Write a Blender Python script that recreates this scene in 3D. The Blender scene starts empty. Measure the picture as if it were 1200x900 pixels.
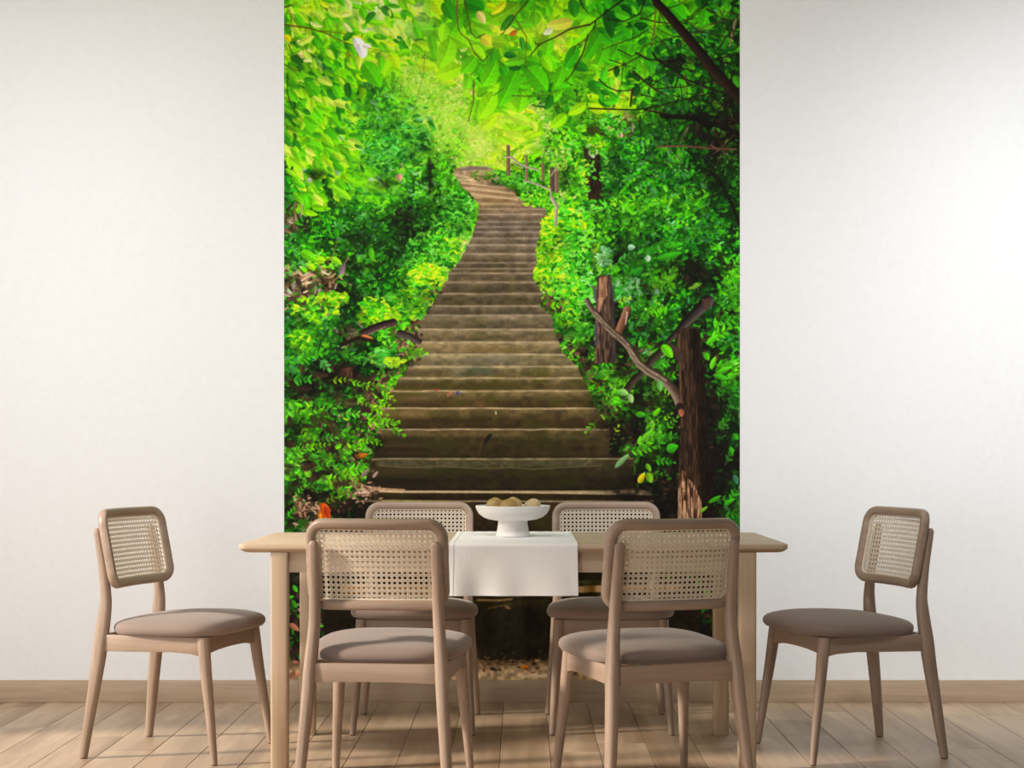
import bpy, bmesh, math, random
import numpy as np
from mathutils import Vector, Matrix

SC = bpy.context.scene
COL = SC.collection
R = math.radians

# ------------------------------------------------------------------ camera
cam_d = bpy.data.cameras.new('camera')
cam = bpy.data.objects.new('camera', cam_d)
COL.objects.link(cam)
cam.location = (0.0, -7.0, 1.05)
cam.rotation_euler = (R(90), 0, 0)
cam_d.sensor_width = 36.0
cam_d.lens = 1950.0 / 1200.0 * 36.0
cam_d.shift_x = -11.0 / 1200.0
cam_d.shift_y = 80.0 / 1200.0
cam_d.clip_start = 0.05
SC.camera = cam

# ------------------------------------------------------------------ world, lights, exposure
SC.view_settings.view_transform = 'Standard'
SC.view_settings.look = 'None'
SC.view_settings.gamma = 1.0
SC.view_settings.use_curve_mapping = False
SC.view_settings.exposure = 0.0

world = bpy.data.worlds.new('world')
SC.world = world
world.use_nodes = True
bg = world.node_tree.nodes['Background']
bg.inputs['Color'].default_value = (1.0, 0.975, 0.95, 1)
bg.inputs['Strength'].default_value = 0.10

def area_light(name, loc, target, sx, sy, watts, color, spread=180):
    d = bpy.data.lights.new(name, 'AREA')
    d.shape = 'RECTANGLE'; d.size = sx; d.size_y = sy
    d.energy = watts; d.color = color; d.spread = R(spread)
    o = bpy.data.objects.new(name, d); COL.objects.link(o)
    o.location = loc
    o.rotation_euler = (Vector(target) - Vector(loc)).to_track_quat('-Z', 'Y').to_euler()
    return o

def spot_light(name, loc, target, watts, color, size, blend, radius):
    d = bpy.data.lights.new(name, 'SPOT')
    d.energy = watts; d.color = color
    d.spot_size = R(size); d.spot_blend = blend; d.shadow_soft_size = radius
    o = bpy.data.objects.new(name, d); COL.objects.link(o)
    o.location = loc
    o.rotation_euler = (Vector(target) - Vector(loc)).to_track_quat('-Z', 'Y').to_euler()
    return o

# daylight through the window in the left wall: low sun and sky
sun_d = bpy.data.lights.new('sun', 'SUN')
sun_d.energy = 5.0; sun_d.color = (1.0, 0.89, 0.76); sun_d.angle = R(7)
sun = bpy.data.objects.new('sun', sun_d); COL.objects.link(sun)
_e = R(26.0)
sun.rotation_euler = Vector((0.972 * math.cos(_e), 0.235 * math.cos(_e), -math.sin(_e))).to_track_quat('-Z', 'Y').to_euler()
area_light('window_daylight', (-3.28, -2.6, 1.32), (0.0, -2.6, 1.2), 3.0, 2.0, 30, (1.0, 0.96, 0.94))
# added fill light from behind the camera, no window stands there
area_light('front_fill', (-2.6, -8.3, 0.95), (-0.4, 0.0, 0.8), 2.2, 1.7, 88, (1.0, 0.97, 0.95))
# added unseen spots, up by the ceiling, that brighten the papered wall evenly
for _x, _w, _z in ((-2.6, 180, 1.4), (-0.75, 160, 1.5), (0.95, 170, 1.5), (2.8, 400, 1.4)):
    spot_light('wall_fill_spot', (_x, -3.4, 3.0), (_x * 1.04, 0, _z), _w, (0.95, 0.985, 1.0), 74, 1.0, 0.12)

# ------------------------------------------------------------------ helpers
def tag(o, label=None, cat=None, group=None, kind=None):
    if label: o['label'] = label
    if cat: o['category'] = cat
    if group: o['group'] = group
    if kind: o['kind'] = kind
    return o

def empty(name, loc=(0, 0, 0), rz=0.0):
    o = bpy.data.objects.new(name, None); COL.objects.link(o)
    o.empty_display_size = 0.1
    o.location = loc; o.rotation_euler = (0, 0, rz)
    return o

class MB:
    """vertices and faces collected for one mesh object"""
    def __init__(self):
        self.v = []; self.f = []
    def add(self, vs, fs):
        n = len(self.v)
        self.v += [tuple(p) for p in vs]
        self.f += [tuple(i + n for i in f) for f in fs]
        return self
    def box(self, x0, x1, y0, y1, z0, z1):
        vs = [(x, y, z) for z in (z0, z1) for y in (y0, y1) for x in (x0, x1)]
        fs = [(0, 2, 3, 1), (4, 5, 7, 6), (0, 1, 5, 4), (2, 6, 7, 3), (0, 4, 6, 2), (1, 3, 7, 5)]
        return self.add(vs, fs)
    def rings(self, rings, closed=False, cap=True):
        n = len(rings[0]); m = len(rings)
        vs = [p for r in rings for p in r]; fs = []
        for i in range(m if closed else m - 1):
            j = (i + 1) % m
            for k in range(n):
                l = (k + 1) % n
                fs.append((i * n + k, i * n + l, j * n + l, j * n + k))
        if cap and not closed:
            fs.append(tuple(range(n - 1, -1, -1)))
            fs.append(tuple((m - 1) * n + k for k in range(n)))
        return self.add(vs, fs)
    def mesh(self, name, mat, bevel=0.0, seg=2, smooth=40):
        me = bpy.data.meshes.new(name)
        me.from_pydata(self.v, [], self.f)
        bm = bmesh.new(); bm.from_mesh(me)
        if bevel > 0:
            bmesh.ops.bevel(bm, geom=[e for e in bm.edges if len(e.link_faces) == 2 and e.calc_face_angle(0) > 0.5],
                            offset=bevel, segments=seg, affect='EDGES', profile=0.5)
        bmesh.ops.recalc_face_normals(bm, faces=bm.faces)
        bm.to_mesh(me); bm.free()
        for p in me.polygons: p.use_smooth = True
        me.set_sharp_from_angle(angle=R(smooth))
        if mat: me.materials.append(mat)
        return me
    def build(self, name, mat, parent=None, **kw):
        o = bpy.data.objects.new(name, self.mesh(name, mat, **kw))
        COL.objects.link(o)
        if parent is not None: o.parent = parent
        return o

def rrect(cx, cy, hx, hy, r, n=4):
    """rounded rectangle outline in a plane"""
    r = min(r, hx * .999, hy * .999)
    pts = []
    for k, (sx, sy) in enumerate(((1, 1), (-1, 1), (-1, -1), (1, -1))):
        for i in range(n):
            a = (k + i / (n - 1)) * math.pi / 2
            pts.append((cx + sx * (hx - r) + r * math.cos(a), cy + sy * (hy - r) + r * math.sin(a)))
    return pts

def catmull(pts, sub=6):
    P = [np.array(p, float) for p in pts]
    P = [2 * P[0] - P[1]] + P + [2 * P[-1] - P[-2]]
    out = []
    for i in range(1, len(P) - 2):
        for k in range(sub):
            t = k / sub
            out.append(0.5 * ((2 * P[i]) + (-P[i-1] + P[i+1]) * t + (2*P[i-1] - 5*P[i] + 4*P[i+1] - P[i+2]) * t*t
                              + (-P[i-1] + 3*P[i] - 3*P[i+1] + P[i+2]) * t**3))
    out.append(P[-2])
    return out

# ------------------------------------------------------------------ materials
def sl(c):
    """sRGB 0-255 to linear"""
    return tuple(((v / 255) / 12.92 if v / 255 <= 0.04045 else ((v / 255 + 0.055) / 1.055) ** 2.4) for v in c)

def new_mat(name, rough=0.5):
    m = bpy.data.materials.new(name); m.use_nodes = True
    nt = m.node_tree
    b = nt.nodes['Principled BSDF']
    b.inputs['Roughness'].default_value = rough
    return m, nt, b

def nd(nt, t, **kw):
    n = nt.nodes.new(t)
    for k, v in kw.items():
        if k in n.inputs: n.inputs[k].default_value = v
        else: setattr(n, k, v)
    return n

def ramp(nt, stops):
    n = nt.nodes.new('ShaderNodeValToRGB')
    e = n.color_ramp.elements
    while len(e) < len(stops): e.new(0.5)
    for el, (p, c) in zip(e, stops):
        el.position = p; el.color = (*c, 1)
    return n

def wood(name, light, dark, axis='z', rough=0.45, vary=0.0, scale=1.0, knots=False):
    m, nt, b = new_mat(name, rough)
    L = nt.links.new
    tc = nd(nt, 'ShaderNodeTexCoord')
    mp = nd(nt, 'ShaderNodeMapping')
    s = {'x': (1.6, 22, 22), 'y': (22, 1.6, 22), 'z': (22, 22, 1.6)}[axis]
    mp.inputs['Scale'].default_value = tuple(v * scale for v in s)
    src = tc.outputs['Object']
    oi = nd(nt, 'ShaderNodeObjectInfo')
    off = nd(nt, 'ShaderNodeVectorMath', operation='SCALE')
    cmb = nd(nt, 'ShaderNodeCombineXYZ')
    for i in range(3): L(oi.outputs['Random'], cmb.inputs[i])
    L(cmb.outputs[0], off.inputs[0]); off.inputs['Scale'].default_value = 37.0
    add = nd(nt, 'ShaderNodeVectorMath', operation='ADD')
    L(src, mp.inputs['Vector']); L(mp.outputs[0], add.inputs[0]); L(off.outputs[0], add.inputs[1])
    n1 = nd(nt, 'ShaderNodeTexNoise', Scale=1.0, Detail=6.0, Roughness=0.6, Distortion=0.8)
    L(add.outputs[0], n1.inputs['Vector'])
    r1 = ramp(nt, [(0.32, dark), (0.62, light)])
    L(n1.outputs['Fac'], r1.inputs['Fac'])
    col = r1.outputs['Color']
    if knots:
        n2 = nd(nt, 'ShaderNodeTexNoise', Scale=0.22, Detail=3.0, Roughness=0.55)
        L(add.outputs[0], n2.inputs['Vector'])
        r2 = ramp(nt, [(0.36, (0.62, 0.56, 0.5)), (0.52, (1, 1, 1))])
        L(n2.outputs['Fac'], r2.inputs['Fac'])
        mx = nd(nt, 'ShaderNodeMix', data_type='RGBA', blend_type='MULTIPLY')
        mx.inputs['Factor'].default_value = 0.8
        L(col, mx.inputs[6]); L(r2.outputs['Color'], mx.inputs[7]); col = mx.outputs[2]
    if vary:
        hv = nd(nt, 'ShaderNodeHueSaturation')
        mr = nd(nt, 'ShaderNodeMapRange')
        mr.inputs['To Min'].default_value = 1 - vary; mr.inputs['To Max'].default_value = 1 + vary
        L(oi.outputs['Random'], mr.inputs['Value']); L(mr.outputs[0], hv.inputs['Value'])
        L(col, hv.inputs['Color']); col = hv.outputs['Color']
    L(col, b.inputs['Base Color'])
    bp = nd(nt, 'ShaderNodeBump', Strength=0.06, Distance=0.002)
    L(n1.outputs['Fac'], bp.inputs['Height']); L(bp.outputs[0], b.inputs['Normal'])
    return m

def plain(name, c, rough=0.6, bump=0.0, bscale=60.0, c2=None, sheen=0.0):
    m, nt, b = new_mat(name, rough)
    L = nt.links.new
    b.inputs['Base Color'].default_value = (*c, 1)
    if bump or c2:
        tc = nd(nt, 'ShaderNodeTexCoord')
        n = nd(nt, 'ShaderNodeTexNoise', Scale=bscale, Detail=6.0, Roughness=0.65)
        L(tc.outputs['Object'], n.inputs['Vector'])
        if c2:
            r = ramp(nt, [(0.3, c), (0.7, c2)])
            L(n.outputs['Fac'], r.inputs['Fac']); L(r.outputs['Color'], b.inputs['Base Color'])
        if bump:
            bp = nd(nt, 'ShaderNodeBump', Strength=bump, Distance=0.004)
            L(n.outputs['Fac'], bp.inputs['Height']); L(bp.outputs[0], b.inputs['Normal'])
    if sheen: b.inputs['Sheen Weight'].default_value = sheen
    return m

M_WALL = plain('wall_plaster', (0.885, 0.882, 0.875), 0.9, 0.35, 28.0, (0.92, 0.917, 0.91))
M_CEIL = plain('ceiling_paint', (0.85, 0.84, 0.82), 0.9)
M_FLOOR = wood('oak_floor', (0.60, 0.45, 0.31), (0.46, 0.33, 0.22), 'y', 0.42, 0.03, 0.8, True)
M_GAP = plain('floor_gap', (0.10, 0.07, 0.045), 0.9)
M_BASE = wood('oak_baseboard', (0.54, 0.40, 0.275), (0.43, 0.31, 0.205), 'x', 0.5, 0.0, 1.2)
M_TABLE_X = wood('table_oak_lengthwise', (0.60, 0.46, 0.32), (0.50, 0.37, 0.25), 'x', 0.62)
M_TABLE_Z = wood('table_oak_upright', (0.60, 0.46, 0.32), (0.50, 0.36, 0.24), 'z', 0.42)
M_CHAIR_Z = wood('chair_ash_upright', (0.400, 0.292, 0.218), (0.300, 0.212, 0.152), 'z', 0.42)
M_CHAIR_X = wood('chair_ash_crosswise', (0.400, 0.292, 0.218), (0.300, 0.212, 0.152), 'x', 0.42)
M_CHAIR_Y = wood('chair_ash_lengthwise', (0.400, 0.292, 0.218), (0.300, 0.212, 0.152), 'y', 0.42)
M_SEAT = plain('taupe_fabric', (0.255, 0.190, 0.158), 0.95, 0.15, 420.0, (0.295, 0.222, 0.185), 0.25)
M_CANE = plain('cane', (0.70, 0.59, 0.46), 0.55, 0.0, 90.0, (0.82, 0.72, 0.58))
M_GLIDE = plain('glide_plastic', (0.10, 0.06, 0.04), 0.5)
M_LINEN = plain('white_linen', (0.84, 0.825, 0.81), 0.95, 0.2, 300.0, (0.89, 0.875, 0.86))
M_CERAMIC = plain('white_ceramic', (0.78, 0.76, 0.73), 0.75, 0.25, 40.0)
M_STITCH = plain('linen_stitching', (0.52, 0.49, 0.46), 0.95)
# ------------------------------------------------------------------ the setting
CEIL = 3.10
WX0, WX1 = -3.1, 3.3
Y_IN = -8.6
tag(MB().box(WX0 - .15, WX1, 0.0, 0.15, 0, CEIL).build('wall_back', M_WALL), kind='structure')
wl = MB()
wy0, wy1, wz0, wz1 = -4.4, -1.1, 0.30, 2.30      # window opening in the left wall
wl.box(WX0 - .15, WX0, Y_IN, wy0, 0, CEIL)
wl.box(WX0 - .15, WX0, wy1, 0, 0, CEIL)
wl.box(WX0 - .15, WX0, wy0, wy1, 0, wz0)
wl.box(WX0 - .15, WX0, wy0, wy1, wz1, CEIL)
tag(wl.build('wall_left', M_WALL), kind='structure')
tag(MB().box(WX0 - .15, WX1, Y_IN, 0.15, CEIL, CEIL + .1).build('ceiling', M_CEIL), kind='structure')
tag(MB().box(WX0, WX1, -0.016, 0.0, 0, 0.0925).build('baseboard_back', M_BASE, bevel=0.003), kind='structure')

floor = tag(MB().box(WX0 - .15, WX1, Y_IN, 0.15, -0.10, -0.0035).build('floor', M_GAP), kind='structure')
PW = 0.1742
plank_me = MB().box(-PW / 2 + .0011, PW / 2 - .0011, -0.6985, 0.6985, -0.0034, 0.0).mesh('plank', M_FLOOR, bevel=0.0008, seg=1)
rnd = random.Random(5)
k0 = int(math.floor((WX0 + 0.0738) / PW))
for k in range(k0, int((WX1 + 0.0738) / PW) + 1):
    xc = -0.0738 + (k + .5) * PW
    if xc - PW / 2 < WX0 - .14 or xc + PW / 2 > WX1: continue
    hi = 0.14
    L0 = hi - rnd.uniform(0.25, 1.40)
    while hi > -5.6:
        o = bpy.data.objects.new('plank', plank_me); COL.objects.link(o)
        o.parent = floor
        o.location = (xc, (hi + L0) / 2, 0)
        o.scale = (1, (hi - L0 - .001) / 1.397, 1)
        hi = L0; L0 = hi - 1.40

# ------------------------------------------------------------------ cane chair
Z_B0, Z_B1 = 0.580, 0.853           # backrest frame bottom, top
HX = 0.2145                          # its half width
def back_pt(x, z, off=0.0):
    """point of the backrest surface (bowed and reclined); off is along its thickness, forward positive"""
    t = (z - Z_B0) / (Z_B1 - Z_B0)
    y = -0.163 - 0.055 * t + 0.026 * (x / HX) ** 2
    return (x, y + off, z + off * 0.2)

def loft_leg(ctrl, sub=6, n=5, rr=0.42):
    """ctrl rows: x, y, z, half x, half y"""
    mb = MB(); rings = []
    for c in catmull(ctrl, sub):
        r = min(c[3], c[4]) * rr * 2
        rings.append([(px, py, c[2]) for px, py in rrect(c[0], c[1], c[3], c[4], r, n)])
    return mb.rings(rings)

def make_chair():
    root = empty('dining_chair')
    # seat cushion
    prof = [(.424, .040), (.4255, .020), (.430, .008), (.440, .001), (.450, .000), (.459, .003), (.467, .011), (.474, .026),
            (.481, .052), (.487, .085), (.492, .125), (.495, .165), (.4965, .200)]
    rings = []
    N = 56
    for z, ins in prof:
        a, b = 0.2370 - ins, 0.2245 - ins
        ring = []
        for i in range(N):
            t = 2 * math.pi * i / N
            c, s = math.cos(t), math.sin(t)
            e = 2 / (3.9 if ins < .1 else 2.8)
            px = math.copysign(abs(c) ** e, c); py = math.copysign(abs(s) ** e, s)
            ring.append((a * px * (1 + 0.055 * py), 0.041 + b * py, z + 0.004 * py))
        rings.append(ring)
    MB().rings(rings).build('seat', M_SEAT, root, smooth=60)
    # legs
    for s in (-1, 1):
        ctrl = [(s*.2275, -.245, .004, .0135, .0140), (s*.2160, -.226, .15, .0165, .0185), (s*.2030, -.203, .32, .0185, .0230),
                (s*.1985, -.194, .40, .0190, .0245), (s*.1910, -.183, .50, .0175, .0215), (s*.1870, -.182, .56, .0170, .0180),
                (s*.1845, -.194, .66, .0160, .0155), (s*.1830, -.2125, .765, .0150, .0135), (s*.1830, -.2150, .782, .0120, .0110), (s*.183, -.2165, .788, .006, .006)]
        lg = loft_leg(ctrl).build('leg', M_CHAIR_Z, root)
        MB().rings([[(px, py, z) for px, py in rrect(s*.2275, -.245, .0105, .011, .01, 4)] for z in (0, .005)]).build('foot_glide', M_GLIDE, lg)
    for s in (-1, 1):
        ctrl = [(s*.2220, .247, .004, .0110, .0110), (s*.2120, .228, .15, .0150, .0150), (s*.2015, .207, .30, .0190, .0190),
                (s*.1955, .195, .40, .0205, .0205), (s*.1940, .192, .426, .0205, .0205)]
        lg = loft_leg(ctrl, rr=.46, n=6).build('leg', M_CHAIR_Z, root)
        MB().rings([[(px, py, z) for px, py in rrect(s*.2220, .247, .009, .009, .0085, 4)] for z in (0, .005)]).build('foot_glide', M_GLIDE, lg)
    # seat rails
    for s in (-1, 1):
        rg = []
        for y, x, zb in ((-.180, .197, .367), (-.06, .1965, .369), (.08, .196, .372), (.15, .1955, .368), (.182, .1955, .361)):
            rg.append([(s * x - .011, y, zb), (s * x + .011, y, zb), (s * x + .011, y, .424), (s * x - .011, y, .424)])
        MB().rings(rg).build('side_rail', M_CHAIR_Y, root, bevel=.002, smooth=30)
    for yy, xw, name in ((.194, .180, 'front_rail'), (-.196, .183, 'rear_rail')):
        rg = []
        for k in range(9):
            t = -1 + k / 4
            zb = .366 + (.010 * (1 - abs(t) ** 2.5) if name == 'front_rail' else .004 * (1 - t * t))
            rg.append([(t * xw, yy - .010, zb), (t * xw, yy + .010, zb), (t * xw, yy + .010, .424), (t * xw, yy - .010, .424)])
        MB().rings(rg).build(name, M_CHAIR_X, root, bevel=.002, smooth=30)
    # backrest frame: rounded ring swept on the bowed back
    def outline(ins, n=9, m=10):
        pts = []
        x1, z0, z1, r = HX - ins, Z_B0 + ins, Z_B1 - ins, 0.058 - ins
        for k, (sx, zc) in enumerate(((1, z1 - r), (-1, z1 - r), (-1, z0 + r), (1, z0 + r))):
            for i in range(n):
                a = (k + i / (n - 1)) * math.pi / 2
                pts.append((sx * (x1 - r) + r * math.cos(a), zc + r * math.sin(a)))
            nx = ((-(x1 - r), z1), None, ((x1 - r), z0), None)[k]
            if nx:                                   # the long sides follow the bow
                xa = pts[-1][0]
                for i in range(1, m):
                    pts.append((xa + (nx[0] - xa) * i / m, nx[1]))
        return pts
    W, T = 0.031, 0.0145
    sec = [(0.004, -T), (0.0, -T * .45), (0.0, T * .45), (0.004, T), (0.010, T * 1.12), (W - .007, T), (W - .001, T * .55), (W, 0), (W - .001, -T * .55), (W - .007, -T), (0.010, -T * 1.12)]
    cols = [[back_pt(x, z, off) for x, z in outline(ins)] for ins, off in sec]
    rings = [[cols[j][i] for j in range(len(sec))] for i in range(len(cols[0]))]
    fr = MB().rings(rings, closed=True).build('backrest_frame', M_CHAIR_X, root, smooth=50)
    # woven cane: pairs of upright and level strands, crossed by slanting ones
    P = 0.0156; hw = 0.00115; ht = 0.0004
    xi, z0, z1 = HX - W + .004, Z_B0 + W - .004, Z_B1 - W + .004
    nx = int(2 * xi / P); nz = int((z1 - z0) / P)
    xs = [-xi + (2 * xi - nx * P) / 2 + i * P for i in range(nx + 1)]
    zs = [z0 + ((z1 - z0) - nz * P) / 2 + j * P for j in range(nz + 1)]
    cm = MB()
    def strand(p, q, off, seg):
        d = Vector((q[0] - p[0], q[1] - p[1])); 
        if d.length < 0.004: return
        nrm = Vector((-d.y, d.x)).normalized() * hw
        rg = []
        for i in range(seg + 1):
            c = Vector(p) + d * i / seg
            a, b = c + nrm, c - nrm
            rg.append([back_pt(a.x, a.y, off - ht), back_pt(b.x, b.y, off - ht), back_pt(b.x, b.y, off + ht), back_pt(a.x, a.y, off + ht)])
        cm.rings(rg, cap=False)
    for x in xs:
        for e in (-.0022, .0022):
            if abs(x + e) < xi: strand((x + e, z0), (x + e, z1), .0007, 2)
    for z in zs:
        for e in (-.0022, .0022):
            if z0 < z + e < z1: strand((-xi, z + e), (xi, z + e), -.0004, 14)
    for sg in (1, -1):
        for k in range(-nz - 2, nx + nz + 3):
            # line through (xs[0] + (k+.5)P, zs[0]) at 45 degrees
            xa = xs[0] + (k + .5) * P
            ta, tb = z0 - zs[0], z1 - zs[0]
            pts = []
            lo, hi = ta, tb
            if sg > 0: lo = max(lo, -xi - xa); hi = min(hi, xi - xa)
            else: lo = max(lo, xa - xi); hi = min(hi, xa + xi)
            if hi - lo > .004:
                strand((xa + sg * lo, zs[0] + lo), (xa + sg * hi, zs[0] + hi), .0012 if sg > 0 else -.0010, 8)
    cane = cm.build('cane_webbing', M_CANE, root, smooth=30)
    tag(cane, kind='stuff')
    # round cord that holds the cane in its groove
    c2 = [[back_pt(x, z, off) for x, z in outline(ins)] for ins, off in ((W - .004, .004), (W - .001, .0065), (W + .003, .004), (W + .003, -.003), (W - .004, -.004))]
    MB().rings([[c2[j][i] for j in range(5)] for i in range(len(c2[0]))], closed=True).build('cane_cord', M_CANE, root)
    return root

def copy_tree(o, parent=None):
    c = o.copy(); COL.objects.link(c)
    if parent is not None: c.parent = parent
    for ch in list(o.children): copy_tree(ch, c)
    return c

chair = make_chair()
CHAIRS = [
    ((-1.204, -1.141), -106.3, 'pale wood cane-back chair at the left end of the table, turned sideways, in window light'),
    ((1.152, -1.141), 106.3, 'cane-back chair at the right end of the table, turned sideways, in the shade'),
    ((-0.404, -0.578), 180, 'cane-back chair behind the table facing the viewer, left of the fruit bowl'),
    ((0.336, -0.578), 180, 'cane-back chair behind the table facing the viewer, right of the fruit bowl'),
    ((-0.410, -1.877), -6.5, 'cane-back chair in front of the table seen from behind, left of the white runner'),
    ((0.395, -1.886), 18, 'cane-back chair in front of the table seen from behind, right of the white runner'),
]
for i, ((x, y), rz, lab) in enumerate(CHAIRS):
    c = chair if i == 0 else copy_tree(chair)
    c.location = (x, y, 0); c.rotation_euler = (0, 0, R(rz))
    tag(c, lab, 'chair', 'cane-back dining chairs around the table')

# ------------------------------------------------------------------ dining table
TX, TY0, TY1, TZ = -0.026, -1.568, -0.768, 0.75
tb = tag(empty('dining_table', (TX, (TY0 + TY1) / 2, 0)), 'long pale oak dining table with square legs, set with a white runner', 'table')
hy = (TY1 - TY0) / 2
top = MB()
lev = [(.7215, .022), (.7245, .012), (.734, .001), (.738, 0), (.746, 0), (.7487, .0012), (.75, .004)]
top.rings([[(px, py, z) for px, py in rrect(0, 0, .9 - ins, hy - ins, .028, 6)] for z, ins in lev])
top.build('table_top', M_TABLE_X, tb, smooth=25)
for sx in (-1, 1):
    for sy in (-1, 1):
        rg = []
        for z, h in ((0, .0255), (.003, .0275), (.35, .0280), (.7225, .0285)):
            rg.append([(px, py, z) for px, py in rrect(sx * .7675, sy * (hy - .040), h, h, .007, 4)])
        MB().rings(rg).build('leg', M_TABLE_Z, tb)
for sy in (-1, 1):
    MB().box(-.742, .742, sy * (hy - .045) - .011, sy * (hy - .045) + .011, .655, .7225).build('apron', M_TABLE_X, tb, bevel=.002)
for sx in (-1, 1):
    MB().box(sx * .7625 - .011, sx * .7625 + .011, -hy + .066, hy - .066, .655, .7225).build('apron', M_TABLE_X, tb, bevel=.002)

# ------------------------------------------------------------------ table runner
RX0, RX1, DROP = -0.236, 0.183, 0.168
def runner_path():
    """(y, z, hang) along the cloth, from the front hem over the table to the back hem"""
    e = 0.0025; pts = []
    for i in range(15):
        z = TZ - DROP + (DROP - .012) * i / 14
        pts.append((TY0 - e, z, 1 - i / 14))
    for k in range(1, 6):
        a = k / 6 * math.pi / 2
        pts.append((TY0 - e + .012 * (1 - math.cos(a)), TZ + e - .012 + .012 * math.sin(a), 0))
    for i in range(0, 25):
        pts.append((TY0 + .0095 + (TY1 - TY0 - .019) * i / 24, TZ + e, 0))
    for k in range(1, 6):
        a = math.pi / 2 * (1 - k / 6)
        pts.append((TY1 + e - .012 * (1 - math.cos(a)), TZ + e - .012 + .012 * math.sin(a), 0))
    for i in range(15):
        z = TZ - .012 - (DROP - .012) * i / 14
        pts.append((TY1 + e, z, i / 14))
    return pts
RP = runner_path()
def runner_pt(u, i, lift=0.0):
    y, z, h = RP[i]
    front = i < len(RP) // 2
    w = h ** 1.3 * (0.0065 + 0.0065 * math.sin(u * 17.0 + (0.6 if front else 2.1)) * (0.6 + 0.4 * math.sin(u * 5.1 + 1)))
    flare = 1 + 0.012 * h
    x = (RX0 + RX1) / 2 + (u - .5) * (RX1 - RX0) * flare
    if h > 0 or z < TZ - .001:
        y += -(w + lift) if front else (w + lift)
        if 0 < i < len(RP) - 1 and z > TZ - .02: z += lift * .5
    else:
        z += lift + 0.0006 * math.sin(u * 31 + y * 9) ** 2
    return (x, y, z)
def sheet(name, us, iis, lift, mat, parent=None, thick=0.0012):
    n = len(us); mb = MB()
    for lf in (lift + thick, lift):
        mb.v += [runner_pt(u, i, lf) for i in iis for u in us]
    m = len(iis); off = n * m
    for a in range(m - 1):
        for b in range(n - 1):
            q = (a * n + b, a * n + b + 1, (a + 1) * n + b + 1, (a + 1) * n + b)
            mb.f.append(q); mb.f.append(tuple(off + k for k in reversed(q)))
    loop = [b for b in range(n)] + [a * n + n - 1 for a in range(1, m)] + [(m - 1) * n + b for b in range(n - 2, -1, -1)] + [a * n for a in range(m - 2, 0, -1)]
    for k in range(len(loop)):
        p, q = loop[k], loop[(k + 1) % len(loop)]
        mb.f.append((p, off + p, off + q, q))
    return mb.build(name, mat, parent, smooth=50)
US = [i / 40 for i in range(41)]
II = list(range(len(RP)))
run = sheet('table_runner', US, II, 0.0, M_LINEN)
tag(run, 'white linen table runner draped over the middle of the table', 'table runner')
sheet('side_hem', [0, .012, .024, .036], II, 0.0012, M_LINEN, run, .0009)
sheet('side_hem', [.964, .976, .988, 1.0], II, 0.0012, M_LINEN, run, .0009)
for _i in (2, len(RP) - 4):
    sheet('hem_stitch', US[2:-2], [_i, _i + 1], 0.0002, M_STITCH, run, .0003)
sheet('end_hem', US[2:-2], [0, 1], 0.0012, M_LINEN, run, .0009)
sheet('end_hem', US[2:-2], [len(RP) - 2, len(RP) - 1], 0.0012, M_LINEN, run, .0009)

# ------------------------------------------------------------------ footed bowl and its fruit
BX, BY, BZ = -0.030, -1.150, 0.7547
def lathe(prof, n=48):
    mb = MB()
    return mb.rings([[(r * math.cos(2 * math.pi * k / n), r * math.sin(2 * math.pi * k / n), z) for k in range(n)] for r, z in prof])
bowl = tag(empty('pedestal_bowl', (BX, BY, BZ)), 'white ceramic footed bowl standing on the runner, holding fruit', 'bowl')
lathe([(.001, .0), (.058, .0), (.0595, .002), (.0590, .006), (.0570, .014), (.0540, .030), (.0520, .045), (.0515, .060), (.001, .060)]).build('pedestal', M_CERAMIC, bowl)
lathe([(.001, .055), (.060, .056), (.085, .060), (.105, .068), (.120, .080), (.129, .096), (.1315, .106), (.1300, .1085), (.1270, .107),
       (.1235, .098), (.113, .084), (.095, .075), (.060, .070), (.001, .069)]).build('dish', M_CERAMIC, bowl)
def fruit_mesh(name, col, seed):
    rr = random.Random(seed)
    m = plain(name, sl(col), 0.5, 0.1, 50.0, sl(tuple(int(c * .84) for c in col)))
    bm = bmesh.new()
    bmesh.ops.create_uvsphere(bm, u_segments=24, v_segments=16, radius=1)
    for v in bm.verts:
        z = v.co.z
        r = 1 + .03 * math.sin(3 * v.co.x + seed) + .02 * math.sin(4 * v.co.y + 2 * seed)
        v.co *= r
        rad = math.hypot(v.co.x, v.co.y)
        if z > 0: v.co.z -= .16 * math.exp(-(rad / .28) ** 2)
    me = bpy.data.meshes.new('fruit'); bm.to_mesh(me); bm.free()
    for p in me.polygons: p.use_smooth = True
    me.materials.append(m)
    return me
FR = [((-.064, .004, .112), (.0325, .030, .030), (182, 150, 84), 'round olive-gold fruit at the left of the bowl'),
      ((-.014, -.056, .110), (.0335, .030, .029), (178, 142, 72), 'round ochre fruit in the middle front of the bowl'),
      ((.004, .044, .113), (.031, .030, .030), (200, 168, 108), 'tan fruit at the back of the bowl, half hidden by the two ochre ones'),
      ((.066, -.018, .110), (.039, .031, .027), (214, 188, 140), 'pale cream-tan fruit at the right of the bowl')]
for i, (p, sc, colr, lab) in enumerate(FR):
    me = fruit_mesh('fruit_skin', colr, i + 1)
    o = bpy.data.objects.new('fruit', me); COL.objects.link(o)
    me.transform(Matrix.Diagonal((*sc, 1)))
    o.location = (BX + p[0], BY + p[1], BZ + p[2] - .006)
    o.rotation_euler = (R(20 * (-1) ** i), R(14 * (i - 1.5)), R(40 * i))
    tag(o, lab, 'fruit', 'fruit in the footed bowl')
    st = MB().rings([[(.0022 * math.cos(a), .0022 * math.sin(a), z) for a in (0, 1.26, 2.51, 3.77, 5.03)] for z in (sc[2] * .80, sc[2] * .80 + .006)]).build('stem', M_GLIDE, o)
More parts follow.
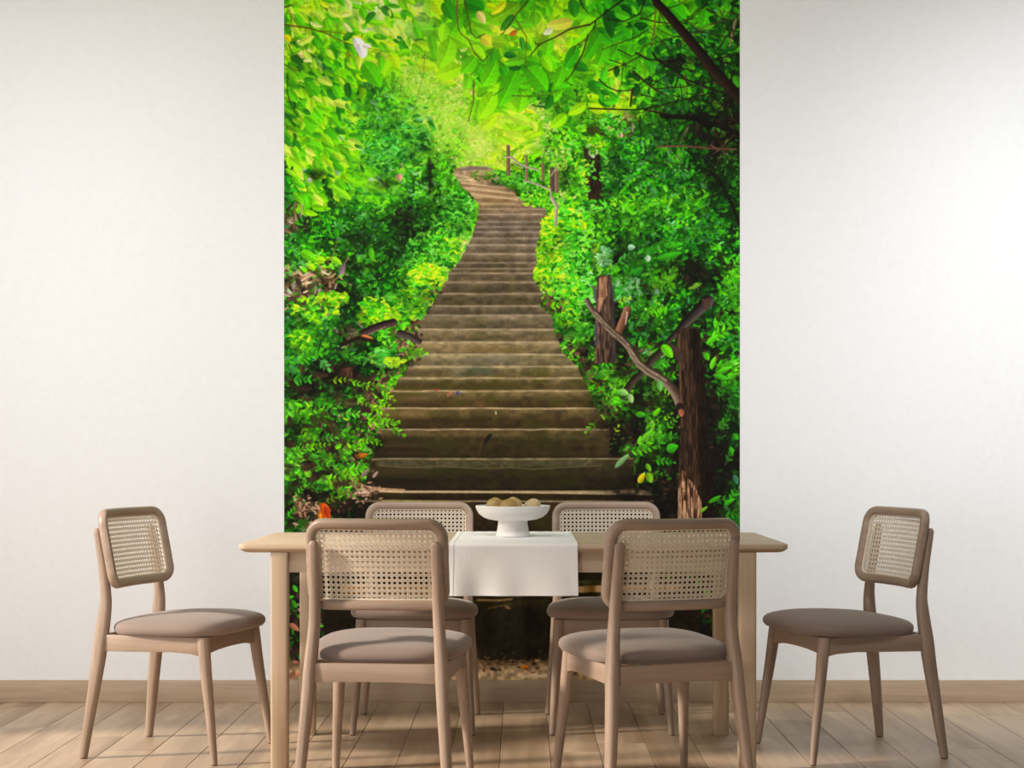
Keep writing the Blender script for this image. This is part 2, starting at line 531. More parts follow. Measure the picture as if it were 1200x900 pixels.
# ------------------------------------------------------------------ the printed photo mural
# A flat print on the wall; its picture is drawn here, stroke by stroke, into a generated image.
# Coordinates of the drawing: centimetre-like print units (534 wide), origin at X0, Y0.
X0, Y0, S = 333.0, -42.0, 2.0
PWID, PHEI = 534.0, 839.0
W_, H_ = int(PWID * S), int(PHEI * S)
rng = np.random.default_rng(11)
IMG = np.zeros((H_, W_, 3), np.float32)

def vnoise(w, h, cell, r):
    """smooth value noise, 0..1"""
    gw, gh = int(w / cell) + 3, int(h / cell) + 3
    g = r.random((gh, gw)).astype(np.float32)
    x = np.arange(w, dtype=np.float32) / cell; y = np.arange(h, dtype=np.float32) / cell
    xi = x.astype(int); yi = y.astype(int)
    fx = x - xi; fy = y - yi
    fx = fx * fx * (3 - 2 * fx); fy = (fy * fy * (3 - 2 * fy))[:, None]
    a = g[yi][:, xi] * (1 - fx) + g[yi][:, xi + 1] * fx
    b = g[yi + 1][:, xi] * (1 - fx) + g[yi + 1][:, xi + 1] * fx
    return a * (1 - fy) + b * fy

def window(x0, y0, x1, y1):
    cx0 = max(0, int((x0 - X0) * S) - 1); cx1 = min(W_, int((x1 - X0) * S) + 2)
    cy0 = max(0, int((y0 - Y0) * S) - 1); cy1 = min(H_, int((y1 - Y0) * S) + 2)
    if cx1 <= cx0 or cy1 <= cy0: return None
    xs = (np.arange(cx0, cx1, dtype=np.float32) + .5) / S + X0
    ys = ((np.arange(cy0, cy1, dtype=np.float32) + .5) / S + Y0)[:, None]
    return slice(cy0, cy1), slice(cx0, cx1), xs, ys

def blend(sy, sx, cov, col):
    v = IMG[sy, sx]
    v += cov[..., None] * (col - v)

def leaf(x, y, L, W, ang, c, a=1.0, vein=0.10, bend=0.0):
    l, w = L / 2, W / 2
    t = math.radians(ang); ca, sa = math.cos(t), math.sin(t)
    r = l + 1
    q = window(x - r, y - r, x + r, y + r)
    if q is None: return
    sy, sx, xs, ys = q
    dx, dy = xs - x, ys - y
    u = (dx * ca + dy * sa) / l
    v = (-dx * sa + dy * ca) / w + bend * (1 - u * u)
    uc = np.clip(u, -1, 1)
    prof = 1.16 * (1 - uc) ** .72 * (1 + uc) ** .5 * .86
    cov = np.clip((prof - np.abs(v)) * w * S + .3, 0, 1) * (np.abs(u) < 1) * a
    sh = 1 + .09 * np.sign(v) * (1 if (x * 7 + y) % 2 > 1 else -1) + .10 * u
    if L > 11: sh = sh + vein * 1.5 * (np.abs(v) < .09) - .05 * (np.sin(u * 14 + np.abs(v) * 5) > .55)
    col = np.clip(np.array(c, np.float32) * sh[..., None], 0, 255)
    blend(sy, sx, cov, col)

def line(pts, w0, w1, c, a=1.0, light=None, noise=0.0):
    P_ = [np.array(p, np.float32) for p in pts]
    seg = [float(np.hypot(*(P_[i + 1] - P_[i]))) for i in range(len(P_) - 1)]
    tot = sum(seg) or 1; acc = 0
    for i in range(len(P_) - 1):
        p, q = P_[i], P_[i + 1]
        wa = w0 + (w1 - w0) * acc / tot; acc += seg[i]; wb = w0 + (w1 - w0) * acc / tot
        m = max(wa, wb) / 2 + 1
        r = window(min(p[0], q[0]) - m, min(p[1], q[1]) - m, max(p[0], q[0]) + m, max(p[1], q[1]) + m)
        if r is None: continue
        sy, sx, xs, ys = r
        d = q - p; l2 = float(d @ d) or 1e-6
        t = np.clip(((xs - p[0]) * d[0] + (ys - p[1]) * d[1]) / l2, 0, 1)
        ex = xs - (p[0] + t * d[0]); ey = ys - (p[1] + t * d[1])
        dist = np.sqrt(ex * ex + ey * ey)
        hw = (wa + (wb - wa) * t) / 2
        cov = np.clip((hw - dist) * S + .5, 0, 1) * a
        col = np.broadcast_to(np.array(c, np.float32), cov.shape + (3,))
        if light is not None:
            side = np.clip((ex * -d[1] + ey * d[0]) / math.sqrt(l2) / np.maximum(hw, .3), -1, 1)   # across
            k = np.clip(.5 + .75 * side, 0, 1)[..., None]
            col = col * (1 - k) + np.array(light, np.float32) * k
        if noise:
            g = rng.random(cov.shape).astype(np.float32)
            g = (g + np.roll(g, 1, 1) + np.roll(g, 1, 0)) / 3
            col = col * (1 + noise * (g - .5)[..., None])
        blend(sy, sx, cov, np.clip(col, 0, 255))

def inside(poly, xs, ys):
    m = np.zeros((ys.shape[0], xs.shape[0]), bool)
    n = len(poly)
    for i in range(n):
        (xa, ya), (xb, yb) = poly[i], poly[(i + 1) % n]
        if ya == yb: continue
        c = ((ys > min(ya, yb)) & (ys <= max(ya, yb))) & (xs < xa + (ys - ya) * (xb - xa) / (yb - ya))
        m ^= c
    return m

def poly(pts, fn, a=1.0):
    """fn: a colour, or a function of the grids x, y that gives colours"""
    px = [p[0] for p in pts]; py = [p[1] for p in pts]
    r = window(min(px), min(py), max(px), max(py))
    if r is None: return
    sy, sx, xs, ys = r
    cov = inside(pts, xs, ys).astype(np.float32) * a
    if callable(fn): col = fn(np.broadcast_to(xs, cov.shape), np.broadcast_to(ys, cov.shape))
    else: col = np.broadcast_to(np.array(fn, np.float32), cov.shape + (3,))
    blend(sy, sx, cov, np.clip(col, 0, 255))

# kinds of growth: two ground colours, leaf colours, leaf length, width ratio, leaves per cell, spread of direction
STY = {
 'W': (((250,255,190),(222,250,110)), [(236,250,80),(190,240,25),(255,255,235),(210,250,60)], (9,20), .5, 5, 50),
 'Y': (((170,232,15),(215,246,70)), [(170,245,0),(200,252,15),(135,225,0),(205,246,60),(110,200,0)], (13,28), .48, 5, 40),
 'L': (((95,190,5),(160,238,10)), [(118,222,0),(145,240,0),(88,200,5),(175,248,10),(70,175,5),(130,235,0)], (12,26), .46, 6, 40),
 'M': (((50,140,5),(95,200,5)), [(66,185,0),(92,212,0),(120,230,0),(50,155,8),(78,195,0)], (12,26), .46, 6, 50),
 'N': (((22,85,10),(45,130,10)), [(20,105,15),(45,150,10),(80,190,0),(14,80,15)], (14,30), .48, 5, 45),
 'y': (((140,210,55),(200,238,110)), [(115,210,25),(185,238,60),(214,248,120),(100,200,50),(160,230,30),(240,240,120)], (3,7), .55, 22, 90),
 'k': (((38,105,10),(75,160,12)), [(96,222,10),(66,196,10),(135,238,20),(48,150,15),(30,90,10),(120,225,60)], (4.5,10.5), .46, 22, 50),
 'm': (((18,70,10),(42,112,14)), [(42,160,15),(58,185,12),(28,120,18),(90,210,18),(85,175,80),(18,70,10)], (4.5,10.5), .46, 22, 50),
 'd': (((10,34,8),(22,66,11)), [(24,105,12),(38,145,12),(14,66,12),(66,185,15),(14,44,9)], (4,9.5), .46, 18, 60),
 'K': (((10,7,4),(34,25,15)), [(26,105,10),(18,52,9),(52,40,28),(24,17,11),(60,165,12),(70,54,38)], (5,12), .45, 7, 60),
 'b': (((112,80,55),(56,42,26)), [(188,150,115),(225,190,155),(92,66,46),(150,115,82),(70,170,15),(36,26,16)], (6,14), .32, 14, 60),
 's': (((42,28,18),(84,60,42)), [(112,76,56),(155,112,86),(58,38,26),(84,190,15),(118,222,20),(30,20,13),(40,130,15)], (4,10), .5, 14, 80),
}
GRID = """
LYLLWWYLMMLLMMLMMNNMmMmd
LYLLWWYLMMLLMMLMMNNMmMmd
LYLLWWYLMMLLMMLMMNNMmMmd
LLLLLYYNMMLYMYYLMNMMmmmd
YMLLWYYLLyMLLLYLMMMmmdmd
MNMLLLyyYyMMMMMMLLMmdddd
MNMLmkyyyyLMMNMkLYkmmddK
mMLLkkkyyyLLyykkkYkmmddK
mLLLkkkyyyyYYykkkbmmmKKK
LLLLkkkkykyyYykkkmmmmdKK
dmLLkkkkkyyYkkykkmmmmddd
mmdLLkkdkkykkkkkdmmmmmdd
mLdmmkmkkmyykkykdkkkkkdd
bdmmmdKmdkkyyykkkkkmmmmd
mmdmmmddkyyyyyykkdmdmmmd
mkkdmdmkyyyyyyykkmmmmdmd
bbbdmdkkyssssyykmkmkdKdk
bbbddmkyksssssykdmmmmdmk
mkmdmkkbsssssskmdKmkdddm
mkmbdkksssssssskKKmmdKmm
mmdmdmkssssssskskKsmKKKm
mKKKdkkssssssssskkkmKKKk
mKmdkkssssssssskkkKkKKKm
kkmdskksssssssss.kKmKKKm
dksmkkssssssssssssKkKKKd
kkskksKssssssssssKkmKKKK
kskmksKsssssssssssKmKKKK
mskkssKsssssssssssKKKKKm
KsKKKKKsssssssssssKKKKKm
mbKKKKKsssssssssssKKKKKm
KsKKKKKsssssssssssKKKKKm
KsKKKKKssssssssssssKKKKK
KsKKKKKssssssssssssKKKKK
sbKKKKKssssssssssssKKKKK
KsKKKKKssssssssssssKKKKK
KsKKKKKssssssssssssKKKKK
ssKKKKKssssssssssssKKKKK
KsKKKKKssssssssssssKKKKK
""".split()
CW = 22.5
def style_at(x, y):
    c = min(23, max(0, int((x - 330) / CW)))
    r = min(len(GRID) - 1, max(0, int((y + 45) / CW)))
    ch = GRID[r][c]
    return 's' if ch == '.' else ch

# ground colours
base = np.zeros((len(GRID), 24, 2, 3), np.float32)
for r_ in range(len(GRID)):
    for c_ in range(24):
        ch = GRID[r_][c_]
        base[r_, c_] = STY['s' if ch == '.' else ch][0]
gx = ((np.arange(W_) + .5) / S + X0 - 330) / CW - .5
gy = ((np.arange(H_) + .5) / S + Y0 + 45) / CW - .5
gx = np.clip(gx, 0, 22.999); gy = np.clip(gy, 0, len(GRID) - 1.001)
xi = gx.astype(int); yi = gy.astype(int); fx = (gx - xi)[None, :, None, None]; fy = (gy - yi)[:, None, None, None]
nz = np.clip((0.5 * vnoise(W_, H_, 14, rng) + .3 * vnoise(W_, H_, 6, rng) + .2 * vnoise(W_, H_, 30, rng) - .28) * 2.2, 0, 1)[..., None]
for k0_ in range(0, H_, 400):                      # in strips, to spare memory
    sl_ = slice(k0_, min(H_, k0_ + 400))
    y0_ = yi[sl_]; f_ = fy[sl_]
    g = (base[y0_][:, xi] * (1 - fx) + base[y0_][:, xi + 1] * fx) * (1 - f_) + (base[y0_ + 1][:, xi] * (1 - fx) + base[y0_ + 1][:, xi + 1] * fx) * f_
    IMG[sl_] = g[:, :, 0] * (1 - nz[sl_]) + g[:, :, 1] * nz[sl_]

# clumps: where the growth of the picture stands in light or in the dark
F1 = vnoise(700, 960, 13, rng); F2 = vnoise(700, 960, 34, rng)
def clump(x, y):
    j, i = min(959, max(0, int(y + 60))), min(699, max(0, int(x - 280)))
    return .55 * F1[j, i] + .45 * F2[j, i]
LIT = {'W': (.95, .1), 'Y': (.88, .25), 'L': (.70, .50), 'M': (.62, .60), 'N': (.6, .6), 'y': (.85, .25), 'k': (.42, 1.0), 'm': (.36, 1.02), 'd': (.26, 1.10), 'K': (.25, 1.1), 'b': (.4, .95), 's': (.35, 1.0)}

# foliage, back to front in three rounds: dark first, the light leaves last
def growth(x0, x1, y0, y1, share, order, dens=1.0):
    todo = []
    for r_ in range(len(GRID)):
        for c_ in range(24):
            cx, cy = 330 + c_ * CW, -45 + r_ * CW
            if cx + CW < x0 or cx > x1 or cy + CW < y0 or cy > y1: continue
            ch = GRID[r_][c_]
            n = STY['s' if ch == '.' else ch][4] * share * dens
            n = int(n) + (rng.random() < n % 1)
            for _ in range(n):
                x = cx + CW * rng.random(); y = cy + CW * rng.random()
                jx, jy = x + rng.normal(0, 7), y + rng.normal(0, 7)
                ch = style_at(jx, jy)
                a_, b_ = LIT[ch]
                todo.append((x, y, STY[ch], a_ + b_ * clump(x, y) + .06 * rng.normal()))
    todo.sort(key=lambda t: t[3] + .5 * rng.random())
    for x, y, st, lit in todo:
        cols = st[1]
        bright = sorted(cols, key=sum)
        if order == 0: c = bright[int(rng.random() * max(1, len(bright) // 2))]
        elif order == 1: c = cols[int(rng.random() * len(cols))]
        else: c = bright[len(bright) // 2 + int(rng.random() * (len(bright) - len(bright) // 2))]
        L = st[2][0] + (st[2][1] - st[2][0]) * rng.random() ** 1.4
        m = 38 if x < 600 else (140 if rng.random() < .5 else 35)
        if st is STY['k'] or st is STY['m'] or st is STY['d']: m = 20 if rng.random() < .6 else 160
        c = (np.array(c) * (1 + rng.normal(0, .09)) + rng.normal(0, 6, 3)) * lit * np.array((1 if lit > .9 else .86, 1, 1))
        leaf(x, y, L, L * st[3] * (.75 + .5 * rng.random()), m + rng.normal(0, st[5]), np.clip(c, 0, 255), .95, bend=rng.normal(0, .18))
growth(330, 870, -45, 800, .75, 0)
def soften(n):
    global IMG
    for _ in range(n):
        for ax in (0, 1): IMG = (np.roll(IMG, 1, ax) + 2 * IMG + np.roll(IMG, -1, ax)) / 4
soften(2)
growth(330, 870, -45, 800, 1.0, 1)
soften(1)
growth(330, 870, -45, 800, .5, 2)
# small gleams and gaps
for _ in range(5200):
    x, y = X0 + PWID * rng.random(), Y0 + 660 * rng.random()
    ch = style_at(x, y)
    if ch in 'kmd':
        if rng.random() < .6: leaf(x, y, 2 + 3 * rng.random(), 1.6, rng.random() * 180, (12, 24, 6), .75)
        else: leaf(x, y, 2 + 2.5 * rng.random(), 1.5, rng.random() * 180, (170, 225, 150) if rng.random() < .3 else (150, 235, 40), .8)
    elif ch in 'Ksb':
        leaf(x, y, 2 + 3 * rng.random(), 1.4, rng.random() * 180, [(6,4,3),(90,66,48),(130,96,74),(40,29,20)][int(rng.random() * 4)], .7)
    elif ch in 'yYW':
        leaf(x, y, 1.5 + 2.5 * rng.random(), 1.6, rng.random() * 180, [(250,252,190),(120,190,60),(215,245,110)][int(rng.random() * 3)], .7)

# ---- large leaves of the overhanging branches
BIG = """
492 36 36 20 -5 75 190 0|415 70 26 16 60 140 185 10|436 88 36 20 55 78 198 0|361 88 38 15 60 45 130 25|366 105 30 13 55 70 180 0|390 104 31 13 50 60 160 0|
405 93 30 18 30 120 220 0|456 18 30 20 20 150 250 0|411 35 20 10 40 60 180 0|435 43 18 14 0 150 250 0|436 21 20 10 70 60 160 10|462 70 26 12 60 190 250 0|
346 36 16 8 60 250 240 150|337 45 10 8 40 250 220 0|492 3 18 11 -10 40 140 0|505 9 24 20 90 140 240 0|507 55 30 10 80 70 180 0|352 64 14 12 10 240 215 130|
345 112 14 12 70 110 160 0|377 117 16 10 50 150 240 0|400 118 34 12 50 150 240 0|372 75 26 10 35 90 150 70|385 84 24 9 60 30 120 30|347 92 22 16 30 70 190 0|
513 9 20 18 60 190 250 0|526 13 24 16 60 40 150 10|538 48 30 16 30 120 220 0|522 63 36 22 110 130 228 0|525 84 32 18 160 160 245 0|549 76 26 16 130 90 205 0|
573 88 32 20 120 100 215 0|556 6 26 16 20 30 140 10|564 21 17 10 60 245 222 130|592 14 38 19 150 112 182 10|584 10 22 9 140 235 235 20|594 27 24 10 130 30 130 20|
585 50 20 14 10 120 190 10|570 48 15 14 40 235 215 50|595 103 48 22 115 80 195 0|630 93 36 22 50 80 200 0|603 72 26 11 170 100 200 20|624 72 18 12 10 70 180 0|
598 65 15 8 5 20 110 30|603 80 15 6 175 25 100 20|590 84 14 10 60 50 170 10|570 124 36 20 120 150 245 0|643 120 18 10 110 25 120 10|672 10 22 13 80 30 130 15|
627 22 16 14 90 70 180 0|655 28 32 14 170 252 222 80|642 37 13 8 150 255 255 255|669 67 30 14 120 50 170 10|681 79 18 12 20 30 130 20|667 112 18 11 20 60 160 10|
601 39 11 6 150 205 80 20|612 52 17 7 80 40 150 30|715 28 36 17 80 10 85 15|696 51 42 16 120 60 175 0|705 64 28 16 110 80 195 0|730 40 24 16 40 50 170 10|
750 31 28 19 30 60 185 10|697 103 20 13 50 25 130 15|736 6 28 13 20 30 130 20|793 15 28 19 40 60 190 10|763 63 17 12 90 50 165 15|762 79 17 9 80 60 170 15|
825 24 24 17 100 70 200 10|654 142 25 13 140 160 250 0|690 6 20 12 100 60 180 10|850 12 20 12 100 80 205 20|800 45 18 10 40 90 210 15|720 62 20 13 120 70 190 5|
676 128 24 12 150 170 245 0|700 128 20 12 20 200 250 10|715 112 18 10 60 180 245 10|740 108 14 9 100 200 240 60|610 120 26 14 100 120 225 0|548 96 18 12 100 110 220 10|
641 57 26 14 100 100 220 0|655 90 26 14 110 90 205 0|641 75 22 12 60 140 240 0|560 62 24 14 40 150 235 10|578 66 20 10 100 50 160 10|534 30 24 14 120 80 195 0|
400 226 28 10 35 150 245 20|355 232 17 10 50 90 220 20|384 190 22 14 80 170 250 0|414 160 26 9 50 150 240 10|381 160 18 14 50 150 230 10|357 150 19 12 70 90 200 10|
402 175 30 12 35 130 235 5|411 181 24 10 25 150 240 5|441 214 21 6 25 235 250 220|444 220 23 9 35 140 230 20|400 217 21 8 30 110 210 30|395 201 11 8 80 120 180 130|
344 152 18 10 80 80 190 10|362 140 24 14 30 110 215 5|372 205 18 10 60 80 190 20|345 172 16 9 60 130 230 10|352 199 14 6 0 140 190 170|343 191 13 5 15 170 200 200|
370 172 20 12 20 100 215 10|392 184 18 8 60 160 245 10|427 224 16 8 50 120 220 20|411 190 18 9 60 100 200 10|350 215 22 9 30 60 180 20|441 235 12 8 60 110 220 10|
376 305 12 9 0 170 235 10|394 306 16 8 30 160 240 20|365 313 10 7 20 180 240 20|435 298 14 7 90 100 215 20|362 300 22 11 30 110 220 15|
752 560 16 8 -60 245 215 20|761 560 14 10 70 130 200 20|760 548 12 6 60 120 200 30|782 412 22 12 50 110 230 10|773 452 15 8 80 110 190 90|739 467 13 8 70 170 210 130|
731 460 13 9 20 150 215 110|788 525 16 12 -20 60 190 20|770 483 14 7 -50 110 220 10|751 486 13 8 0 70 180 20|707 447 14 6 -40 130 225 10|704 490 11 8 20 130 200 20|
729 540 26 7 -45 130 180 110|758 511 22 8 -45 110 200 40|836 425 22 9 -70 110 230 30|850 433 26 8 -20 90 210 20|845 442 26 8 15 70 190 20|828 418 14 10 60 80 200 20|
835 398 24 10 -40 90 220 20|841 375 20 8 -75 90 220 20|838 585 24 7 -30 60 170 20|825 597 16 6 -40 120 190 30|855 588 20 8 -30 60 190 20|862 562 18 9 70 60 130 90|
857 528 13 8 70 60 180 20|862 512 12 9 60 60 170 20|740 290 9 7 0 180 230 190|759 303 8 7 80 200 230 200|748 318 14 9 -40 40 150 30|777 330 24 9 -40 110 220 20|
788 325 18 7 -35 120 225 20|815 335 18 6 -20 150 220 60|770 342 8 6 60 150 215 150|785 300 30 8 -15 60 190 20|790 287 22 7 -5 70 200 20|811 290 16 9 20 20 110 20|
""".replace('\n', '').split('|')
for b in BIG:
    if not b: continue
    v = [float(t) for t in b.split()]
    if not (v[0] > 725 and v[1] > 395): leaf(*v[:5], v[5:], .97, bend=.1)

# ---- light that floods the canopy of the picture
for x, y, rx, ry, c, a in ((440,8,40,26,(250,255,190),.75),(478,20,26,30,(246,255,180),.55),(500,95,44,54,(196,250,60),.42),(545,150,40,36,(196,252,50),.42),(440,190,40,60,(96,205,40),.34),(480,150,34,40,(120,220,50),.34),(600,150,40,24,(170,240,30),.30),(560,172,22,22,(250,246,120),.5),(640,32,36,16,(246,240,110),.30),(575,45,30,16,(232,240,80),.28),(715,125,40,22,(190,245,20),.35),(365,150,40,60,(150,235,10),.16),(660,20,60,30,(140,230,10),.15)):
    q = window(x - 2.2 * rx, y - 2.2 * ry, x + 2.2 * rx, y + 2.2 * ry); sy, sx, xs, ys = q
    d = ((xs - x) / rx) ** 2 + ((ys - y) / ry) ** 2
    g = .5 * vnoise(d.shape[1], d.shape[0], 10, rng) + .5 * vnoise(d.shape[1], d.shape[0], 24, rng)
    blend(sy, sx, np.clip(np.exp(-d) * (g * 1.5 + .15), 0, 1) * a, np.broadcast_to(np.array(c, np.float32), d.shape + (3,)))
CAN = [(70,190,10),(96,215,5),(130,236,5),(160,246,15),(190,250,40),(50,160,15),(36,130,20),(112,205,10),(215,250,80)]
for _ in range(210):
    x = 334 + 92 * rng.random() ** 1.1; y = 50 + 185 * rng.random()
    if x > 425 - max(0, y - 150) * .35: continue
    L = 9 + 13 * rng.random(); up = .72 + .4 * clump(x, y)
    leaf(x, y, L, L * (.38 + .14 * rng.random()), 45 + rng.normal(0, 20), np.clip(np.array(CAN[int(rng.random() * len(CAN))]) * up, 0, 255), .96, bend=rng.normal(0, .2))
for _ in range(120):
    x = 340 + 150 * rng.random(); y = -5 + 80 * rng.random() ** 1.3
    L = 8 + 12 * rng.random()
    leaf(x, y, L, L * (.35 + .2 * rng.random()), 40 + rng.normal(0, 35), CAN[int(rng.random() * len(CAN))] if rng.random() < .9 else (240, 255, 150), .9, bend=rng.normal(0, .2))
for _ in range(130):
    x = 690 + 176 * rng.random(); y = -5 + 130 * rng.random()
    L = 8 + 10 * rng.random()
    leaf(x, y, L, L * (.45 + .2 * rng.random()), 60 + rng.normal(0, 50), np.clip(np.array([(50,170,15),(80,205,15),(30,120,15),(110,225,20),(14,80,12)][int(rng.random() * 5)]) * (1.1 - .35 * (x - 690) / 176), 0, 255), .95, bend=rng.normal(0, .2))
for _ in range(160):
    x = 400 + 110 * rng.random(); y = 110 + 120 * rng.random()
    L = 5 + 7 * rng.random()
    leaf(x, y, L, L * .42, 20 + rng.normal(0, 30), np.clip(np.array([(60,175,40),(100,215,50),(40,130,25),(140,235,40),(120,200,110)][int(rng.random() * 5)]) * (.7 + .5 * clump(x, y)), 0, 255), .95, bend=rng.normal(0, .2))
# ---- twigs and branches
DK = (38, 24, 12)
def twig(pts, w=1.4, c=DK, w1=None): line(pts, w, w1 if w1 is not None else w * .6, c, .92)
twig([(333,29),(362,33),(382,39),(400,48),(413,53)], 1.8, (92,68,20))
twig([(375,36),(400,39),(409,40)], 1.1, (100,80,20))
twig([(413,53),(440,58),(456,61)], 1.0, (150,150,30)); twig([(333,9),(343,6)], 1.6, (60,50,15))
twig([(338,12),(345,24),(352,36)], 1.0, (90,80,20)); twig([(338,52),(345,68),(352,78)], 1.2, (70,60,20))
twig([(334,76),(345,82),(352,84)], 1.2, (60,70,20)); twig([(337,86),(337,110),(342,126),(348,135)], 1.5, (50,40,15))
twig([(498,60),(496,88),(488,118),(484,134)], 1.0, (150,140,60))
twig([(536,0),(535,14),(537,34),(541,40),(550,48),(556,62)], 1.7, (120,85,50)); twig([(544,0),(548,18),(552,38),(558,45),(568,40)], 1.6, (90,62,30))
twig([(556,62),(566,72),(575,62)], 1.1); twig([(555,94),(555,116),(551,134),(549,142)], 1.7, (110,80,35))
twig([(618,2),(606,16),(588,41)], 1.6, (70,50,15)); twig([(601,17),(609,30),(617,44),(616,60),(615,78),(622,84)], 1.2, (110,80,20))
twig([(690,29),(668,34),(650,44),(632,52),(621,66)], 2.0, (52,36,12)); twig([(627,50),(632,54)], 1.4)
twig([(689,41),(684,60),(673,82),(664,95)], 2.0, (60,42,14)); twig([(687,46),(674,54),(672,64)], 1.2, (70,60,15))
twig([(600,112),(620,113),(640,112),(655,106)], 1.2, (70,80,20)); twig([(590,104),(578,112)], 1.0, (60,70,20))
twig([(680,0),(683,8),(690,16)], 1.4); twig([(730,0),(716,10),(698,24),(690,30)], 2.2, (34,22,10)); twig([(698,25),(697,32),(690,40)], 1.5)
twig([(756,0),(750,16),(732,25),(708,22)], 1.6); twig([(770,13),(756,22),(735,27)], 1.1); twig([(782,10),(795,6),(805,0)], 1.2)
twig([(750,21),(770,26),(790,28),(810,22),(824,10),(830,0)], 1.5); twig([(768,12),(767,34),(763,54)], 2.0, (130,90,60), 1.6); twig([(774,12),(772,32)], 1.2)
twig([(800,39),(820,37),(845,42),(866,45)], 1.6); twig([(866,30),(850,45),(836,66),(828,80)], 1.4); twig([(828,10),(846,22),(866,24)], 1.3); twig([(830,72),(850,67),(866,64)], 2.2)
twig([(862,22),(858,40),(855,54)], 3.2, (150,120,95), 2.2)
twig([(760,34),(745,44),(722,52),(706,58)], 1.3); twig([(797,42),(775,48),(755,54)], 1.2); twig([(724,58),(740,66),(752,60),(756,52)], 1.4)
twig([(713,83),(735,74),(750,66)], 1.4); twig([(745,62),(760,70),(770,70),(785,74),(800,80),(815,84)], 2.4, (34,24,14)); twig([(765,62),(770,70),(790,82),(806,94),(828,102),(850,110),(866,115)], 3.0, (30,20,12))
twig([(783,72),(800,70),(796,66)], 5.0, (24,20,12), 3.0); twig([(742,84),(755,95),(768,105),(782,113)], 3.4, (50,34,18), 1.6)
twig([(690,127),(715,128),(745,129),(770,125),(795,118),(820,112),(850,106)], 1.8, (34,24,10)); twig([(755,128),(770,132),(790,136),(820,134),(850,138),(866,137)], 2.6, (26,18,9))
twig([(702,93),(712,102),(724,107),(738,106),(752,97),(770,86)], 1.5); twig([(741,106),(739,124)], 2.8, (60,36,18), 2.6); twig([(769,104),(800,102),(825,98)], 1.4); twig([(730,78),(728,100)], .9)
twig([(714,70),(732,76),(745,80)], 1.2); twig([(800,64),(818,76),(834,84)], 1.4); twig([(790,78),(800,92),(812,100)], 1.8); twig([(846,100),(856,104),(866,108)], 3.2)
for _ in range(70):
    x, y = 745 + 120 * rng.random(), 10 + 180 * rng.random() ** 1.1
    a = rng.normal(.3, .8); l = 12 + 26 * rng.random()
    twig([(x, y), (x + l * .5 * math.cos(a), y + l * .5 * math.sin(a) + rng.normal(0, 2)), (x + l * math.cos(a), y + l * math.sin(a))], .8 + rng.random() * .8, (34, 24, 12) if rng.random() < .7 else (90, 62, 40))
line([(764,-14),(770,4),(780,14),(798,35),(819,60),(834,80),(849,96),(868,116)], 9.5, 13.5, (20,12,7), 1, (52,34,22), .35)
twig([(770,172),(800,171),(835,174),(862,175)], 2.2, (120,75,55), 2.6); twig([(833,170),(842,176),(836,180)], 1.8, (150,105,80)); twig([(806,150),(802,158),(797,168)], 2, (150,115,85)); twig([(795,181),(798,187)], 1.8, (150,120,110))
twig([(845,181),(840,192)], 1.4, (140,100,75)); twig([(848,170),(860,158)], 1.2, (120,90,70)); twig([(750,135),(751,170)], 1.4, (20,50,12)); twig([(700,178),(716,176),(728,170)], 1.2, (60,55,15))
line([(832,200),(845,215),(858,240),(866,262)], 3.0, 4.0, (20,14,9), .9); line([(776,136),(815,139),(850,150),(868,158)], 5, 6, (14,10,6), .85)
twig([(405,292),(392,300)], 1, (60,110,20)); twig([(395,278),(392,296),(388,304)], 1.2, (150,115,90)); twig([(408,302),(402,312),(396,325),(388,332)], 2.2, (165,125,100)); leaf(401,316,15,7,110,(150,125,140))
twig([(354,240),(353,255)], 2, (190,170,150)); twig([(346,240),(344,268)], 3, (130,100,65)); twig([(434,146),(440,150),(430,166),(427,172)], 1.2, (30,70,20))
leaf(468,208,9,8,80,(220,165,130)); leaf(470,195,6,5,60,(190,140,100)); leaf(478,159,6,4,30,(210,130,80)); leaf(363,211,6,6,0,(240,225,220))
line([(503,186),(504,200),(503.5,226)], 4, 3, (28,24,12), .6, None, .4)

# ---- dark trunk at the right of the stairs, pale haze in the middle distance
def trunkcol(c0, c1, seed):
    r2 = np.random.default_rng(seed)
    n = vnoise(400, 900, 3, r2)
    def fn(x, y):
        k = n[(y * .35).astype(int) % 900, (x * 2.2).astype(int) % 400][..., None]
        k = np.clip((k - .25) * 1.8, 0, 1)
        return np.array(c0, np.float32) * (1 - k) + np.array(c1, np.float32) * k
    return fn
poly([(684,172),(704,182),(707,236),(700,244),(689,240),(686,200)], trunkcol((26,16,9),(70,46,28),3), .9)
poly([(686,150),(700,148),(708,152),(706,158),(690,158)], (50,36,14), .7)
for x, y in ((697,176),(694,180),(692,170)): leaf(x, y, 12, 8, 70, (190,225,170))

# ---- the stairway
ST = [ # edge height, left end, right end
 (210.0,538,563),(219.0,541,592),(224.5,549,603),(231.0,555,606),(238.5,561,622),(244.5,562,639),(250.5,561,640),(259.5,559,636),(265.5,557,635),
 (271.5,555.5,634.5),(279,553.5,633),(286.5,549,632),(297,544,628.5),(307.5,538,629),(314.5,532,635),(319.5,527,630),(330,525,626),(343.5,516,636),
 (358,508,631),(369,499,646),(385.5,492,651),(400.5,490,654),(414.8,486,660),(429,482,676),(442.5,471,682),(457.5,461,690),(477.8,450,698),(502.5,447,714),
 (537,438,743),(575,426,763),(586.5,424,766),(690,400,780),(774,380,800),(800,380,800)]
nA = vnoise(700, 900, 4, rng); nB = vnoise(700, 900, 17, rng); nC = vnoise(700, 900, 9, rng); nD = vnoise(700, 900, 1.6, rng)
def at(n, x, y): return n[np.clip((y + 50).astype(int), 0, 899), np.clip((x - 300).astype(int), 0, 699)]
